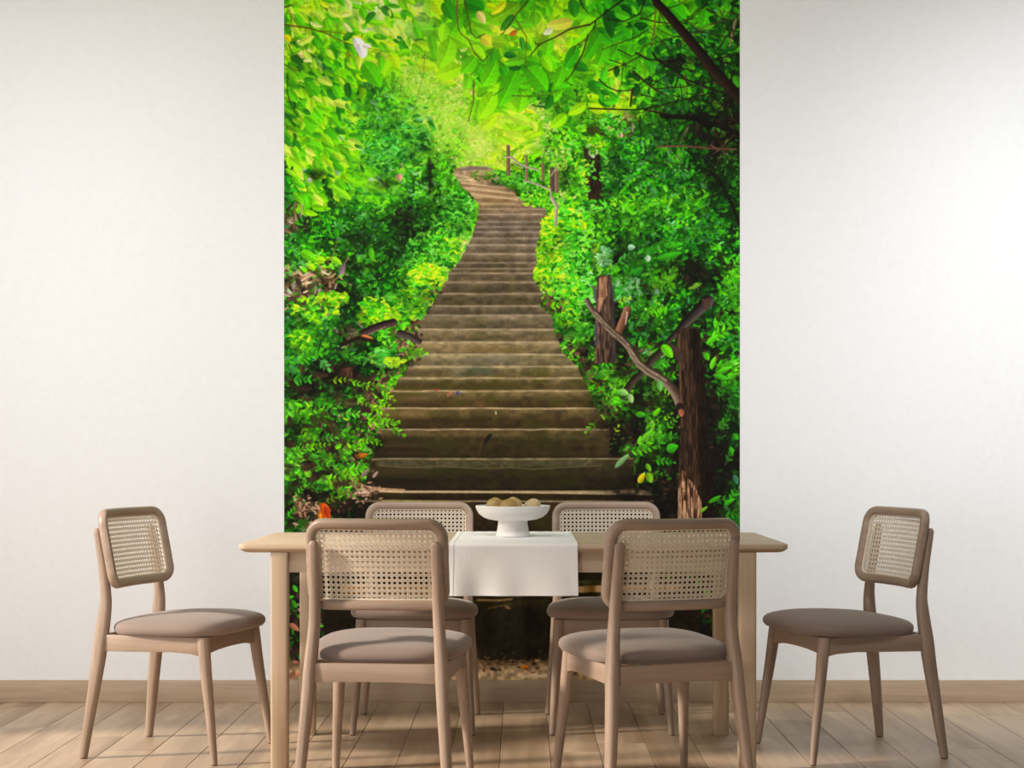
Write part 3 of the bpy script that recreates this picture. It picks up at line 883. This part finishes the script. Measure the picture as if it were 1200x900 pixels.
def tone(y):
    """edge colour, riser top, riser bottom"""
    K = [(205,(226,196,150),(196,158,112),(180,140,98)),(235,(206,176,130),(160,126,86),(140,108,74)),(262,(158,136,114),(116,98,80),(92,77,62)),(300,(152,130,104),(116,97,74),(88,72,52)),(335,(146,122,94),(98,82,58),(76,62,42)),
         (372,(156,134,106),(114,98,72),(86,73,50)),(400,(178,150,112),(132,110,76),(102,84,54)),(418,(186,158,116),(140,120,86),(108,92,62)),(440,(176,150,108),(128,108,70),(82,66,34)),
         (460,(190,156,116),(120,100,62),(66,50,24)),(490,(206,170,130),(96,78,44),(58,42,20)),(520,(180,150,112),(84,68,36),(58,46,22)),(545,(176,152,110),(72,62,36),(42,32,15)),
         (580,(232,196,150),(64,46,22),(46,32,14)),(620,(150,120,80),(62,44,24),(40,28,12)),(700,(215,175,115),(40,33,15),(28,20,10)),(800,(190,150,105),(40,30,14),(30,20,10))]
    for i in range(len(K) - 1):
        if y <= K[i + 1][0] or i == len(K) - 2:
            t = min(1, max(0, (y - K[i][0]) / (K[i + 1][0] - K[i][0])))
            g = float(np.interp(y, [0, 240, 300, 440, 500, 560], [1.0, 1.10, 1.18, 1.18, 1.10, 1.0]))
            gv = np.array((.97, 1.0, 1.03), np.float32) * g
            return [(np.array(K[i][j], np.float32) * (1 - t) + np.array(K[i + 1][j], np.float32) * t) * gv for j in (1, 2, 3)]
poly([(532,205),(532,198),(550,194),(566,195),(577,197),(585,210),(600,226),(560,216),(538,211)], lambda x, y: np.array((176,148,112), np.float32) + ((at(nA, x, y) - .5) * 60)[..., None])
poly([(533,200),(550,195.5),(572,196),(572,198.5),(550,199.5)], (128,110,96), .9)
for i in range(len(ST) - 1):
    ya, la, ra = ST[i]; yb, lb, rb = ST[i + 1]
    e, rt, rb_ = tone(ya + 2)
    h = yb - ya
    slope = .0 if ya > 250 else (250 - ya) * .006
    def fn(x, y, ya=ya, yb=yb, e=e, rt=rt, rb_=rb_, h=h, la=la, slope=slope):
        wob = (at(nB, x, y * 0 + ya) - .5) * (1.2 if h > 12 else .5)
        t = np.clip((y - ya - slope * (x - la) * .3 - wob) / h, 0, 1)[..., None]
        k = np.clip((t - .04) / .60, 0, 1)
        col = rt * (1 - k) + rb_ * k
        m = (.45 * at(nA, x * .6, y) + .3 * at(nC, x * .5, y * 1.6) + .25 * at(nD, x, y) - .5)[..., None]
        col = col * (1 + .85 * m)
        ms = np.clip((at(nB, x * .9, y * 1.3) - .56) * 4, 0, 1)[..., None] * (1 if ya > 425 else .35)     # moss
        col = col * (1 - .55 * ms) + np.array((74, 72, 18) if ya < 500 else (52, 50, 16), np.float32) * .55 * ms
        w = 1.1 if h < 9 else 1.5
        ed = np.clip((w - np.abs(y - ya - w * .6 - wob)) / 1.2, 0, 1)[..., None] * .85
        ev = (.74 + .4 * at(nC, x * 1.4, y * 0 + ya))[..., None]
        col = col * (1 - ed) + np.clip(e * ev, 0, 255) * ed
        under = np.clip((t - .88) / .12, 0, 1)                                                        # foot of the riser
        nose = np.clip(1 - np.abs(t - .16) / .14, 0, 1)
        return col * (1 + .04 * nose) * (1 - .36 * under)
    poly([(la - (3 if h > 12 else 1), ya - 1), (ra, ya - 1), (rb if abs(rb - ra) < 20 else ra, yb + 1), (lb, yb + 1)], fn)
# worn sandy treads of the curved path
for y_, xa_, xb_ in ((205,534,560),(214,541,580),(221,546,600),(228,553,606)): line([(xa_, y_), ((xa_ + xb_) / 2, y_ + 2.5), (xb_, y_ + 6)], 3, 2.2, (222,190,146), .75, None, .3)
for y_, xa_, xb_ in ((217,542,588),(224,548,603),(233,556,610)): line([(xa_, y_), ((xa_ + xb_) / 2, y_ + 2), (xb_, y_ + 5)], 1.6, 1.4, (150,112,74), .8)
# marks on single steps
for x, y, rx, ry, c, a in ((560,434,16,6,(88,98,92),.55),(580,421,30,5,(120,118,104),.5),(550,437,5,4,(66,72,20),.7),(538,436,8,5,(120,122,100),.5),(622,437,10,4,(88,84,30),.6),(565,452,22,5,(72,66,20),.6),(600,451,25,5,(80,70,24),.5),
                           (520,450,12,4,(66,62,20),.6),(575,466,8,6,(66,66,18),.6),(563,473,6,5,(130,95,50),.6),(530,492,10,6,(52,52,14),.6),(562,490,9,6,(48,48,14),.6),(655,465,18,5,(98,88,40),.5),(520,520,22,7,(52,54,14),.55),
                           (480,515,16,6,(46,44,18),.5),(610,520,40,8,(44,44,12),.5),(672,512,30,2,(92,86,44),.6),(480,485,16,3,(150,120,84),.5),(590,372,16,2.5,(190,165,135),.6),(530,378,8,4,(84,74,40),.4),(565,409,20,3,(140,105,50),.5),(600,410,14,3,(120,100,40),.5)):
    q = window(x - 2 * rx, y - 2 * ry, x + 2 * rx, y + 2 * ry); sy, sx, xs, ys = q
    d = ((xs - x) / rx) ** 2 + ((ys - y) / ry) ** 2
    g = vnoise(d.shape[1], d.shape[0], 6, rng)
    blend(sy, sx, np.clip(np.exp(-d) * (g + .35) * 1.3, 0, 1) * a, np.broadcast_to(np.array(c, np.float32), d.shape + (3,)))
leaf(571,515,17,5,125,(30,28,26)); line([(567,508),(561,534)], 1.4, 1.2, (96,62,28), .8); leaf(537,461,6,5,20,(86,84,120)); leaf(527,462,9,4,-40,(170,110,80)); leaf(511,457,4,3,0,(180,60,50)); leaf(581,484,5,2,80,(220,200,160))
poly([(440,539),(600,539),(700,539),(706,546),(640,547.5),(560,548),(500,549.5),(438,546)], lambda x, y: np.array((84,78,50), np.float32) + ((at(nA, x, y) - .5) * 34)[..., None] - ((y > 545.5) * 8)[..., None], .8)
line([(445,546),(480,548),(520,546),(560,549),(600,548),(625,550),(660,547.5),(704,546)], 1.3, 1.2, (112,100,62), .85); line([(692,539),(684,546)], 1.2, .8, (150,130,90), .8)
line([(428,575),(470,576.5),(520,576.5),(600,577),(680,578),(758,579)], 2.6, 2.4, (240,206,160), .75, None, .5); line([(425,571),(450,573.5),(474,574)], 5, 2, (236,180,140), .8, None, .8)
line([(448,586.5),(500,587),(530,587.5)], 2.2, 1.2, (190,170,90), .7, None, .5); line([(722,575),(745,573.5),(755,575)], 2.5, 1.5, (150,120,60), .8, None, .5); line([(728,577.5),(762,579)], 3.4, 3.4, (245,220,175), .8)
# sunlit tread, dark riser and leaf litter low down
poly([(400,680),(800,680),(800,700),(400,700)], lambda x, y: np.array((58,52,18), np.float32) + ((at(nC, x, y) - .4) * 60)[..., None], .95)
poly([(400,684),(545,688),(660,688),(720,685),(800,685),(800,692),(700,694),(560,697),(400,695)], lambda x, y: np.array((205,160,100), np.float32) + ((at(nA, x * .6, y * 1.5) - .45) * 170)[..., None], .9)
poly([(380,703),(820,703),(820,776),(380,776)], lambda x, y: np.array((33,25,11), np.float32) + ((.5 * at(nA, x, y) + .5 * at(nB, x, y) - .5) * 26)[..., None] + (np.clip((716 - y) / 14, 0, 1)[..., None] * np.array((22, 20, 4), np.float32)))
line([(560,703),(585,703.5),(600,702)], 3, 2, (190,150,90), .7); line([(572,713),(592,709),(600,708)], 2.2, 1.4, (110,90,45), .7); leaf(595,712,8,4,20,(140,100,65))
poly([(340,774),(867,772),(867,798),(333,798)], lambda x, y: (np.array((96,70,42), np.float32) * (1 - np.clip((y - 774) / 16, 0, 1)[..., None]) + np.array((206,172,126), np.float32) * np.clip((y - 774) / 16, 0, 1)[..., None]) * (.70 + .62 * at(nA, x, y))[..., None])
for _ in range(240):
    x = 365 + 500 * rng.random(); y = 771 + 20 * rng.random() ** 1.7
    leaf(x, y, 3 + 5 * rng.random(), 2 + 1.5 * rng.random(), rng.normal(10, 40), [(60,40,22),(130,86,52),(160,110,72),(86,62,38),(44,30,16),(182,140,100)][int(rng.random() * 6)], .85)
for _ in range(46): leaf(556 + 92 * rng.random(), 771 + 4 * rng.normal(), 4, 2.5, rng.random() * 180, (20,14,7) if rng.random() < .6 else (66,58,22), .8)
leaf(615,782,8,6,0,(214,116,20)); leaf(617,784,5,3,30,(150,70,10)); leaf(578,784,8,4,15,(60,36,22)); leaf(567,786,4,3,60,(120,60,24)); line([(612,793),(640,792)], 4, 3, (244,218,172), .8); line([(770,793),(835,793)], 4, 3, (240,220,180), .7); line([(448,796),(470,797)], 3, 2, (235,215,190), .8)

# ---- the banks close to the stairs
def sprig(x, y, ang, ln, n, L, c, droop=14.0, stem=(90, 120, 40)):
    px, py, a = x, y, ang
    pts = [(px, py)]; st = ln / n
    for i in range(n):
        a += droop / n
        px += st * math.cos(math.radians(a)); py += st * math.sin(math.radians(a)); pts.append((px, py))
    line(pts, 1.0, .6, stem, .8)
    for i, (qx, qy) in enumerate(pts[1:]):
        l = L * (.75 + .35 * rng.random()) * (1 - .3 * i / n)
        for sd in (-1, 1):
            aa = a + sd * (38 + 20 * rng.random()) if i < n - 1 else a + sd * 16
            cc = np.clip(np.array(c) * (.55 + .5 * rng.random()) * (.62 + .62 * clump(x, y)) * 1.12, 0, 255)
            leaf(qx + l * .45 * math.cos(math.radians(aa)), qy + l * .45 * math.sin(math.radians(aa)), l, l * .42, aa, cc, .97, bend=.15 * sd)
# litter along both edges of the steps
def edge_l(y): return float(np.interp(y, [s[0] for s in ST], [s[1] for s in ST]))
def edge_r(y): return float(np.interp(y, [s[0] for s in ST], [s[2] for s in ST]))
for _ in range(420):
    y = 330 + 270 * rng.random()
    x = edge_l(y) - 14 + rng.normal(0, 9) - (6 if y > 440 else 0)
    leaf(x, y, 3 + 5 * rng.random(), 2 + 2 * rng.random(), rng.random() * 180, [(120,80,60),(160,112,88),(74,48,34),(48,30,20),(190,142,115),(90,62,46)][int(rng.random() * 6)], .85)
for _ in range(240):
    y = 345 + 250 * rng.random()
    x = edge_r(y) + 9 + abs(rng.normal(0, 9))
    leaf(x, y, 3 + 5 * rng.random(), 2 + 2 * rng.random(), rng.random() * 180, [(60,38,30),(100,66,50),(30,20,14),(130,90,74),(20,13,9),(150,60,40)][int(rng.random() * 6)], .8)
# dark hollows
for x, y, rx, ry, a in ((371,206,10,8,.7),(452,214,12,8,.6),(505,205,5,20,.6),(385,440,22,10,.75),(416,424,16,12,.6),(395,455,12,14,.6),(346,460,14,8,.6),(406,505,9,8,.6),(345,500,12,10,.6),(440,520,10,14,.7),(425,312,20,9,.6),(420,280,16,10,.5),
                        (470,288,22,16,.45),(412,345,18,7,.5),(360,578,22,10,.7),(425,600,20,14,.8),(455,432,14,9,.6),(480,425,10,7,.5),(800,315,30,12,.6),(760,340,20,10,.4),(825,325,20,10,.55),(730,300,16,10,.4),(745,440,24,12,.7),(720,430,14,14,.6),
                        (770,470,20,16,.65),(730,500,26,16,.7),(770,540,22,16,.75),(740,580,26,20,.8),(780,590,20,24,.8),(845,540,20,24,.75),(850,580,22,24,.75),(845,480,14,22,.5),(700,470,12,10,.5),(725,520,10,12,.6),(840,200,22,30,.45),(850,130,20,16,.5),
                        (815,160,30,8,.4),(800,70,16,7,.5),(660,210,8,12,.4),(540,250,6,8,.4),(535,262,10,5,.5),(700,210,8,20,.5),(695,300,6,14,.4),(520,286,5,12,.5),(655,352,8,6,.4),(505,330,8,8,.5),(588,215,14,4,.5),(602,222,8,4,.5),(640,250,7,4,.3)):
    q = window(x - 2 * rx, y - 2 * ry, x + 2 * rx, y + 2 * ry)
    if q is None: continue
    sy, sx, xs, ys = q
    d = ((xs - x) / rx) ** 2 + ((ys - y) / ry) ** 2
    g = vnoise(d.shape[1], d.shape[0], 9, rng)
    blend(sy, sx, np.clip(np.exp(-d) * (g + .3) * 1.4, 0, 1) * a, np.broadcast_to(np.array((16, 10, 6), np.float32), d.shape + (3,)))
for _ in range(150):
    x = 334 + 118 * rng.random(); y = 425 + 190 * rng.random()
    if x > edge_l(y) - 10: continue
    leaf(x, y, 8 + 14 * rng.random(), 4 + 6 * rng.random(), rng.random() * 180, [(14,9,5),(30,20,12),(50,34,22),(74,50,34)][int(rng.random() * 4)], .72)
for _ in range(120):
    x = 700 + 164 * rng.random(); y = 300 + 300 * rng.random()
    if x < edge_r(y) + 12: continue
    leaf(x, y, 7 + 12 * rng.random(), 3 + 5 * rng.random(), rng.random() * 180, [(12,8,5),(24,17,10),(44,31,20),(20,26,8)][int(rng.random() * 4)], .72)
LM = (118, 226, 14)
# lime mounds that spill over the edge of the steps
def mound(cx, cy, rx, ry, n, cols, L0, L1, m=20):
    for _ in range(n):
        a = rng.random() * 2 * math.pi; r = math.sqrt(rng.random())
        x, y = cx + rx * r * math.cos(a), cy + ry * r * math.sin(a)
        c = np.clip(np.array(cols[int(rng.random() * len(cols))]) * (.52 + .85 * clump(x, y) - .16 * (y - cy) / ry + rng.normal(0, .09)), 0, 255)
        l = (L0 + (L1 - L0) * rng.random()) * .85
        leaf(x, y, l, l * .48, (m if rng.random() < .5 else 180 - m) + rng.normal(0, 35), c, .95)
LIME = [(150,245,8),(120,230,5),(185,250,20),(90,205,10),(60,165,12),(205,245,40)]
MID = [(60,180,20),(85,205,40),(40,140,20),(110,215,70),(24,100,16),(130,225,60)]
mound(536,242,18,18,150,MID,4,8); mound(528,262,24,16,150,MID,4,9); mound(520,296,20,20,190,LIME+MID,4,9); mound(500,300,26,28,240,MID,5,10); mound(500,325,22,16,170,LIME,5,10); mound(488,345,20,16,150,LIME+MID,5,11); mound(478,362,22,14,130,LIME+MID,6,12)
mound(455,360,34,14,190,LIME+MID,6,12); mound(445,372,26,10,110,LIME,6,11)
mound(648,292,18,30,250,LIME,5,11); mound(640,318,14,20,150,LIME,5,10); mound(658,330,18,22,150,LIME+MID,5,10); mound(655,262,20,18,150,LIME,5,9); mound(632,232,22,12,130,LIME+MID,4,7); mound(668,262,22,26,160,LIME+MID,6,12); mound(676,300,16,30,130,MID,6,12)
mound(592,208,22,9,120,MID,4,7); mound(565,206,14,6,60,[(150,200,60),(120,190,40),(190,200,80)],3,6); mound(620,218,14,9,80,MID,4,7); mound(672,385,22,14,80,MID,6,12); mound(668,372,16,10,60,LIME+MID,6,11); mound(690,345,12,26,90,MID+[(120,190,110)],6,11)
mound(715,340,14,14,60,[(110,190,110),(90,180,90),(150,215,140),(50,150,30)],6,11); mound(735,340,16,16,60,[(110,190,110),(60,170,50),(150,215,140),(50,150,30)],6,12); mound(708,302,10,12,30,[(130,200,130),(90,190,90),(170,225,160)],6,11); mound(700,170,12,10,50,LIME,6,11)
mound(475,165,30,22,120,[(70,185,60),(40,140,30),(100,200,80),(30,110,20)],5,11); mound(455,180,26,20,90,[(50,165,40),(30,120,20),(90,190,70)],5,11); mound(440,150,22,12,70,[(60,180,40),(90,205,30),(40,130,20)],5,11)
mound(370,365,28,18,90,LIME+MID,6,12); mound(390,350,20,8,60,LIME,6,11); mound(352,400,16,14,60,MID+LIME,6,12); mound(430,420,20,6,40,MID,6,12); mound(452,420,16,10,40,[(110,200,90),(150,225,60),(60,160,40)],8,16); mound(462,424,10,6,24,[(190,245,30),(160,235,30)],7,13)
for x, y, ang, ln, n, L, c in ((385,446,-10,24,4,8,(165,235,10)),(408,446,10,28,5,8,LM),(425,450,-5,22,4,8,(150,235,20)),(445,455,25,20,4,8,(170,235,30)),(376,462,60,14,3,7,(140,220,20)),(415,465,20,26,5,9,LM),(430,475,10,24,4,9,(150,235,15)),
      (440,468,15,22,4,8,(140,230,15)),(400,485,-5,24,4,11,(90,205,40)),(425,488,0,24,4,11,(110,215,30)),(380,470,30,18,3,10,(100,215,30)),(350,485,-15,24,4,9,LM),(352,498,50,16,3,9,(150,230,20)),(395,508,-20,16,3,12,(90,215,20)),(425,495,-5,34,5,12,(130,228,16)),
      (440,500,-25,24,4,11,(120,225,25)),(455,500,20,18,3,12,(110,220,30)),(415,520,-15,24,5,9,(130,225,10)),(430,510,25,18,4,8,LM),(400,530,-25,20,4,9,LM),(372,515,-25,20,4,10,(90,205,40)),(345,520,-35,30,6,9,(80,190,20)),(340,532,-20,30,6,9,(100,205,20)),
      (360,525,-10,24,5,8,(120,220,10)),(375,540,-30,16,4,9,(90,200,20)),(395,537,70,20,3,11,(60,170,30)),(335,548,-60,30,6,8,(70,180,20)),(345,545,-60,26,5,9,(100,190,40)),(365,550,-20,24,4,9,(80,190,30)),(385,550,0,18,3,9,(90,200,30)),(378,563,-8,44,7,11,(120,220,16)),(395,555,-12,28,5,12,(130,230,14)),
      (405,552,-20,22,4,14,(100,220,30)),(390,572,10,24,4,10,(90,195,20)),(350,570,-10,20,4,9,(60,170,20)),(340,568,-80,26,5,9,(70,180,25)),(342,590,-70,24,5,9,(90,195,30)),(365,575,0,14,3,8,(60,170,30)),(378,590,-20,16,3,9,(160,225,20)),(395,585,-60,10,3,8,(120,200,20)),(335,610,-60,20,4,10,(60,180,20)),(345,615,-30,14,3,10,(80,200,20)),
      (345,425,-30,26,5,11,(80,205,30)),(340,445,-10,26,5,12,(60,185,30)),(350,412,0,30,5,12,(70,190,20)),(372,420,40,16,3,12,(90,190,80)),(395,412,0,20,4,11,(80,205,30)),(365,465,20,28,5,11,(60,190,20)),(340,470,30,22,4,12,(100,220,20)),(470,410,-10,26,5,9,LM),(478,418,-20,20,4,9,(120,215,40)),
      (700,432,-40,20,4,11,(80,215,30)),(690,442,-30,24,4,11,(90,215,50)),(715,450,-20,26,5,9,(90,210,20)),(735,440,-15,18,4,10,(60,180,40)),(712,470,-40,20,4,11,(100,215,20)),(705,478,-70,20,4,11,(110,220,30)),(725,455,10,14,3,9,(130,220,40)),(700,492,120,18,3,9,(120,200,30)),(720,510,-80,10,2,7,(170,220,10)),
      (770,444,-10,24,4,10,(80,210,20)),(765,430,-20,22,4,12,(80,200,30)),(760,448,0,14,3,9,(150,225,20)),(775,455,30,14,3,8,LM),(742,522,-30,32,5,12,(110,225,20)),(735,530,-15,30,5,13,(90,220,25)),(755,522,-50,18,4,11,(100,215,20)),(770,520,-40,22,5,10,(60,180,20)),(780,505,-60,20,4,9,(90,205,20)),(765,540,-10,24,5,9,(60,200,20)),(775,495,-50,14,3,8,(140,220,30)),
      (760,555,0,20,3,9,(60,160,20)),(820,595,-30,36,5,10,(50,160,20)),(845,605,-20,24,4,11,(60,190,20)),(855,590,-60,20,4,11,(60,180,30)),(842,470,-80,40,7,9,(60,185,30)),(850,500,-80,34,6,9,(50,170,20)),(835,440,-50,22,4,13,(90,215,20)),(850,455,-30,20,4,12,(60,190,20)),(838,505,-60,18,3,10,(70,180,30)),(850,545,-70,24,4,10,(50,150,20)),(830,400,-40,26,4,14,(100,225,20)),(845,380,-30,24,4,12,(70,190,20)),(855,350,-40,24,5,11,(80,205,20)),(845,335,-50,26,5,11,(90,215,20)),(858,315,-60,24,5,11,(80,205,30)),(842,365,-20,26,5,9,(60,175,30)),
      (745,372,-15,24,4,11,(90,215,20)),(755,365,-25,20,4,11,(100,220,10)),(760,380,-20,30,5,10,(50,165,20)),(735,365,-30,20,4,10,(70,190,40)),(720,310,-30,30,5,12,(70,185,50)),(745,300,-20,36,6,12,(60,190,20)),(735,280,-40,26,5,10,(80,200,20)),(770,285,-10,40,6,11,(50,170,20)),(800,270,-10,40,6,10,(50,160,20)),(720,355,-20,16,3,9,(160,225,40)),(765,335,-40,30,5,11,(90,205,20)),(670,395,-20,26,4,10,(70,200,30)),(665,405,-20,22,4,10,(100,215,10)),
      (640,360,-15,18,3,10,(110,220,10)),(642,372,-5,24,4,9,(90,205,30))):
    sprig(x, y, ang + rng.normal(0, 5), ln, n, L * .80, c)

mound(708, 205, 4, 32, 50, MID, 5, 9); mound(685, 212, 5, 28, 46, LIME + MID, 5, 9); mound(697, 242, 14, 8, 50, MID, 5, 9); mound(696, 198, 8, 16, 9, MID, 5, 9)
mound(717, 146, 15, 12, 110, MID, 5, 9)
# ---- weathered logs, posts and the fallen rail
line([(426,390),(445,382),(461,378)], 9, 9, (30,18,18), 1, (92,68,66), .5); line([(432,392),(452,383)], 1.2, 1, (180,140,120), .8); line([(469,391),(480,394),(491,400)], 9, 7, (40,30,28), 1, (96,80,72), .5); leaf(431,396,16,6,20,(210,120,60)); line([(400,404),(420,396),(440,400)], 5, 4, (30,18,10), .9)
poly([(400,432),(413,430),(412,442),(398,441)], trunkcol((60,36,26),(120,76,56),9), .9)
poly([(700,323),(716,322),(719,360),(721,405),(723,425),(697,426),(698,400),(697,370),(699,345)], trunkcol((52,38,30),(130,98,76),4))
poly([(714,330),(720,335),(722,380),(723,424),(716,424),(716,380)], (52,44,46), .65)
poly([(702,326),(710,324),(712,346),(707,352),(703,366),(700,364)], trunkcol((140,92,62),(214,158,122),5), .9); line([(698,380),(699,404)], 4, 4, (84,76,96), .7, None, .4); line([(706,410),(708,424)], 2, 2, (36,22,14), .8); line([(716,408),(714,424)], 2.4, 2, (36,22,14), .8)
poly([(694,336),(699,334),(699,356),(696,350)], (96,76,80), .8)
line([(735,363),(731,374),(724,391)], 9.5, 9, (96,60,42), 1, (176,118,86), .4); line([(735,366),(733,380)], 2, 1.5, (224,200,180), .9)
line([(734,458),(742,446),(752,437),(766,420),(776,411)], 8.5, 8, (34,24,18), 1, (84,66,54), .4)
line([(783,400),(795,388),(808,374),(820,362),(829,353)], 6, 15, (24,16,13), 1, (88,76,72), .4); poly([(822,350),(832,350),(833,358),(826,364)], (84,58,50), .9)
RAIL = [(688,352),(692,360),(698,368),(705,375),(712,383),(720,391),(729,398),(737,406),(743,417),(750,427),(760,435),(771,441),(781,448),(789,457),(795,468),(800,481)]
line(RAIL, 6, 12, (62,46,36), 1, (158,134,112), .4)
line([(p[0] - 1, p[1] - 2.2) for p in RAIL[2:13]], 2.2, 3, (206,180,150), .55, None, .4)
for _ in range(40):
    i = rng.integers(1, len(RAIL) - 1); x, y = RAIL[i]; line([(x - 4 + rng.normal(0, 2), y - 3 + rng.normal(0, 2)), (x + 4, y + 4)], .7, .5, (70,50,38), .6)
poly([(793,390),(797,385),(810,383),(820,386),(822,410),(824,440),(829,480),(832,530),(836,570),(837,612),(794,612),(795,560),(797,520),(797,470),(795,430)], trunkcol((38,26,16),(84,59,40),7))
poly([(807,384),(820,386),(823,420),(828,470),(832,530),(836,570),(837,612),(823,612),(820,560),(818,500),(815,450),(811,410)], trunkcol((10,6,3),(34,20,11),8), .9)
line([(796,392),(797,440),(799,500)], 2.4, 2.2, (128,86,58), .7, None, .5); line([(784,406),(792,410),(797,420)], 7, 9, (74,52,42), .9, None, .4)
for _ in range(90):
    x = 796 + 26 * rng.random(); y = 395 + 190 * rng.random(); k = (x - 796) / 30
    line([(x, y), (x + rng.normal(0, .8) + .4, y + 8 + 22 * rng.random())], 1.0, .5, (20,11,6) if rng.random() < .6 else tuple(np.array((130,90,62)) * (1 - .6 * k)), .6)
poly([(795,556),(801,550),(806,560),(812,566),(818,578),(822,588),(823,612),(794,612)], trunkcol((64,36,22),(240,178,134),21), .85)
for x, y0_, y1_, w in ((800,566,584,3.2),(802,588,610,3.6),(807,572,590,2.2),(810,584,611,2.4),(797,590,610,2.2),(818,584,612,1.8),(805,596,612,2.0)):
    line([(x, y0_), (x + .6, (y0_ + y1_) / 2), (x - .2, y1_)], w, w * .6, (244,188,146), .7, None, .5)
for x, y0_, y1_ in ((804,560,600),(808.5,566,612),(814,575,612),(799,572,592)): line([(x, y0_), (x + .8, y1_)], 1.5, 1.2, (34,18,10), .8)
line([(796,476),(799,486)], 8, 8, (34,20,14), .95); leaf(798.5,484,10,7,80,(176,106,70))
for b in BIG:
    v = [float(t) for t in b.split()] if b else None
    if v and v[0] > 725 and v[1] > 395:
        k = .72 if v[0] > 822 else .9
        leaf(v[0], v[1], v[2] * k, v[3] * k, v[4], v[5:], .97, bend=.1)
# far posts with the rope between them
for x, ya, yb, w, c in ((595.5,172,204,4.6,(142,112,86)),(616.8,183,212,3.8,(172,134,102)),(636,191,210,4.2,(164,122,90)),(647,198,222,5.5,(106,82,68)),(652,200,224,5,(158,120,98))): line([(x, ya), (x + .3, yb)], w * .9, w, tuple(.74 * v for v in c), 1, c, .4)
for pts, w in (([(592,184),(599,184),(606,190),(613,194),(622,197),(630,199)], 2.4),([(600,190),(606,195),(611,197)], 1.1),([(646,206),(649,200),(653,199)], 1.5),([(615,212),(624,214),(633,217.5),(645,222),(646,234),(652,242)], 2.2),([(647,232),(653,244)], 3.4),([(652,246),(651,264)], 3.4)): line(pts, w, w, (150,126,112), 1, (214,196,184), .4)
# orange dead leaf, litter at the lower left
leaf(380,600,22,14,75,(226,92,16)); leaf(384,602,18,7,70,(196,60,12)); leaf(375,605,12,5,80,(250,150,30)); leaf(424,534,16,6,-15,(190,110,20)); leaf(419,535,8,5,30,(120,70,16))
for _ in range(60): leaf(345 + 30 * rng.random(), 596 + 8 * rng.normal(), 4 + 5 * rng.random(), 2.5, rng.normal(0, 40), [(200,150,120),(160,110,84),(90,60,44),(230,190,160)][int(rng.random() * 4)], .85)
for _ in range(50): leaf(428 + 12 * rng.normal() * .7, 577 + 5 * rng.normal(), 4 + 4 * rng.random(), 2.5, rng.normal(0, 50), [(210,160,130),(150,104,80),(236,196,170),(80,54,38)][int(rng.random() * 4)], .85)
leaf(428,554,14,5,-50,(150,120,110)); leaf(440,556,10,4,-50,(180,150,136))
leaf(423,55,24,13,55,(255,250,250)); leaf(419,50,14,9,60,(255,252,252)); leaf(424,60,18,12,70,(255,253,253)); leaf(430,54,10,6,10,(250,240,230)); line([(415,55),(421,65)], 1, 1, (190,160,130), .7)
for x, y, l, c in ((345,735,14,(190,120,90)),(352,700,12,(80,60,42)),(350,790,10,(220,140,110)),(342,792,12,(160,100,76)),(346,776,8,(190,120,100)),(340,700,10,(60,190,20)),(345,708,11,(50,160,20)),(346,690,10,(70,200,20)),(338,760,10,(90,70,46))): leaf(x, y, l, l * .5, rng.normal(20, 30), c)

# the finished print becomes the picture of a thin sheet pasted on the wall
soft = IMG.copy()
for ax in (0, 1): soft = (np.roll(soft, 1, ax) + 2 * soft + np.roll(soft, -1, ax)) / 4
IMG = np.clip(soft, 0, 255)
px = np.ones((H_, W_, 4), np.float32)
px[..., :3] = IMG[::-1] / 255.0
pic = bpy.data.images.new('printed_picture', W_, H_, alpha=False)
pic.pixels.foreach_set(px.ravel())
pic.update(); pic.pack()
M_PRINT, nt_, b_ = new_mat('mural_print', 0.85)
ti = nd(nt_, 'ShaderNodeTexImage'); ti.image = pic; ti.extension = 'EXTEND'
nt_.links.new(ti.outputs['Color'], b_.inputs['Base Color'])
b_.inputs['Specular IOR Level'].default_value = 0.2
MX0, MX1 = (X0 - 611) / 278.6, (X0 + PWID - 611) / 278.6
MZ1, MZ0 = 1.05 + (530 - Y0) / 278.6, 1.05 + (530 - Y0 - PHEI) / 278.6
mm = MB().box(MX0, MX1, -0.0016, -0.0001, MZ0, MZ1)
mur = mm.build('photo_mural', M_PRINT, smooth=30)
uv = mur.data.uv_layers.new(name='print')
for lp in mur.data.loops:
    co = mur.data.vertices[lp.vertex_index].co
    uv.data[lp.index].uv = ((co.x - MX0) / (MX1 - MX0), (co.z - MZ0) / (MZ1 - MZ0))
tag(mur, 'tall photo mural on the wall showing worn stone steps climbing through green forest', 'wall mural')
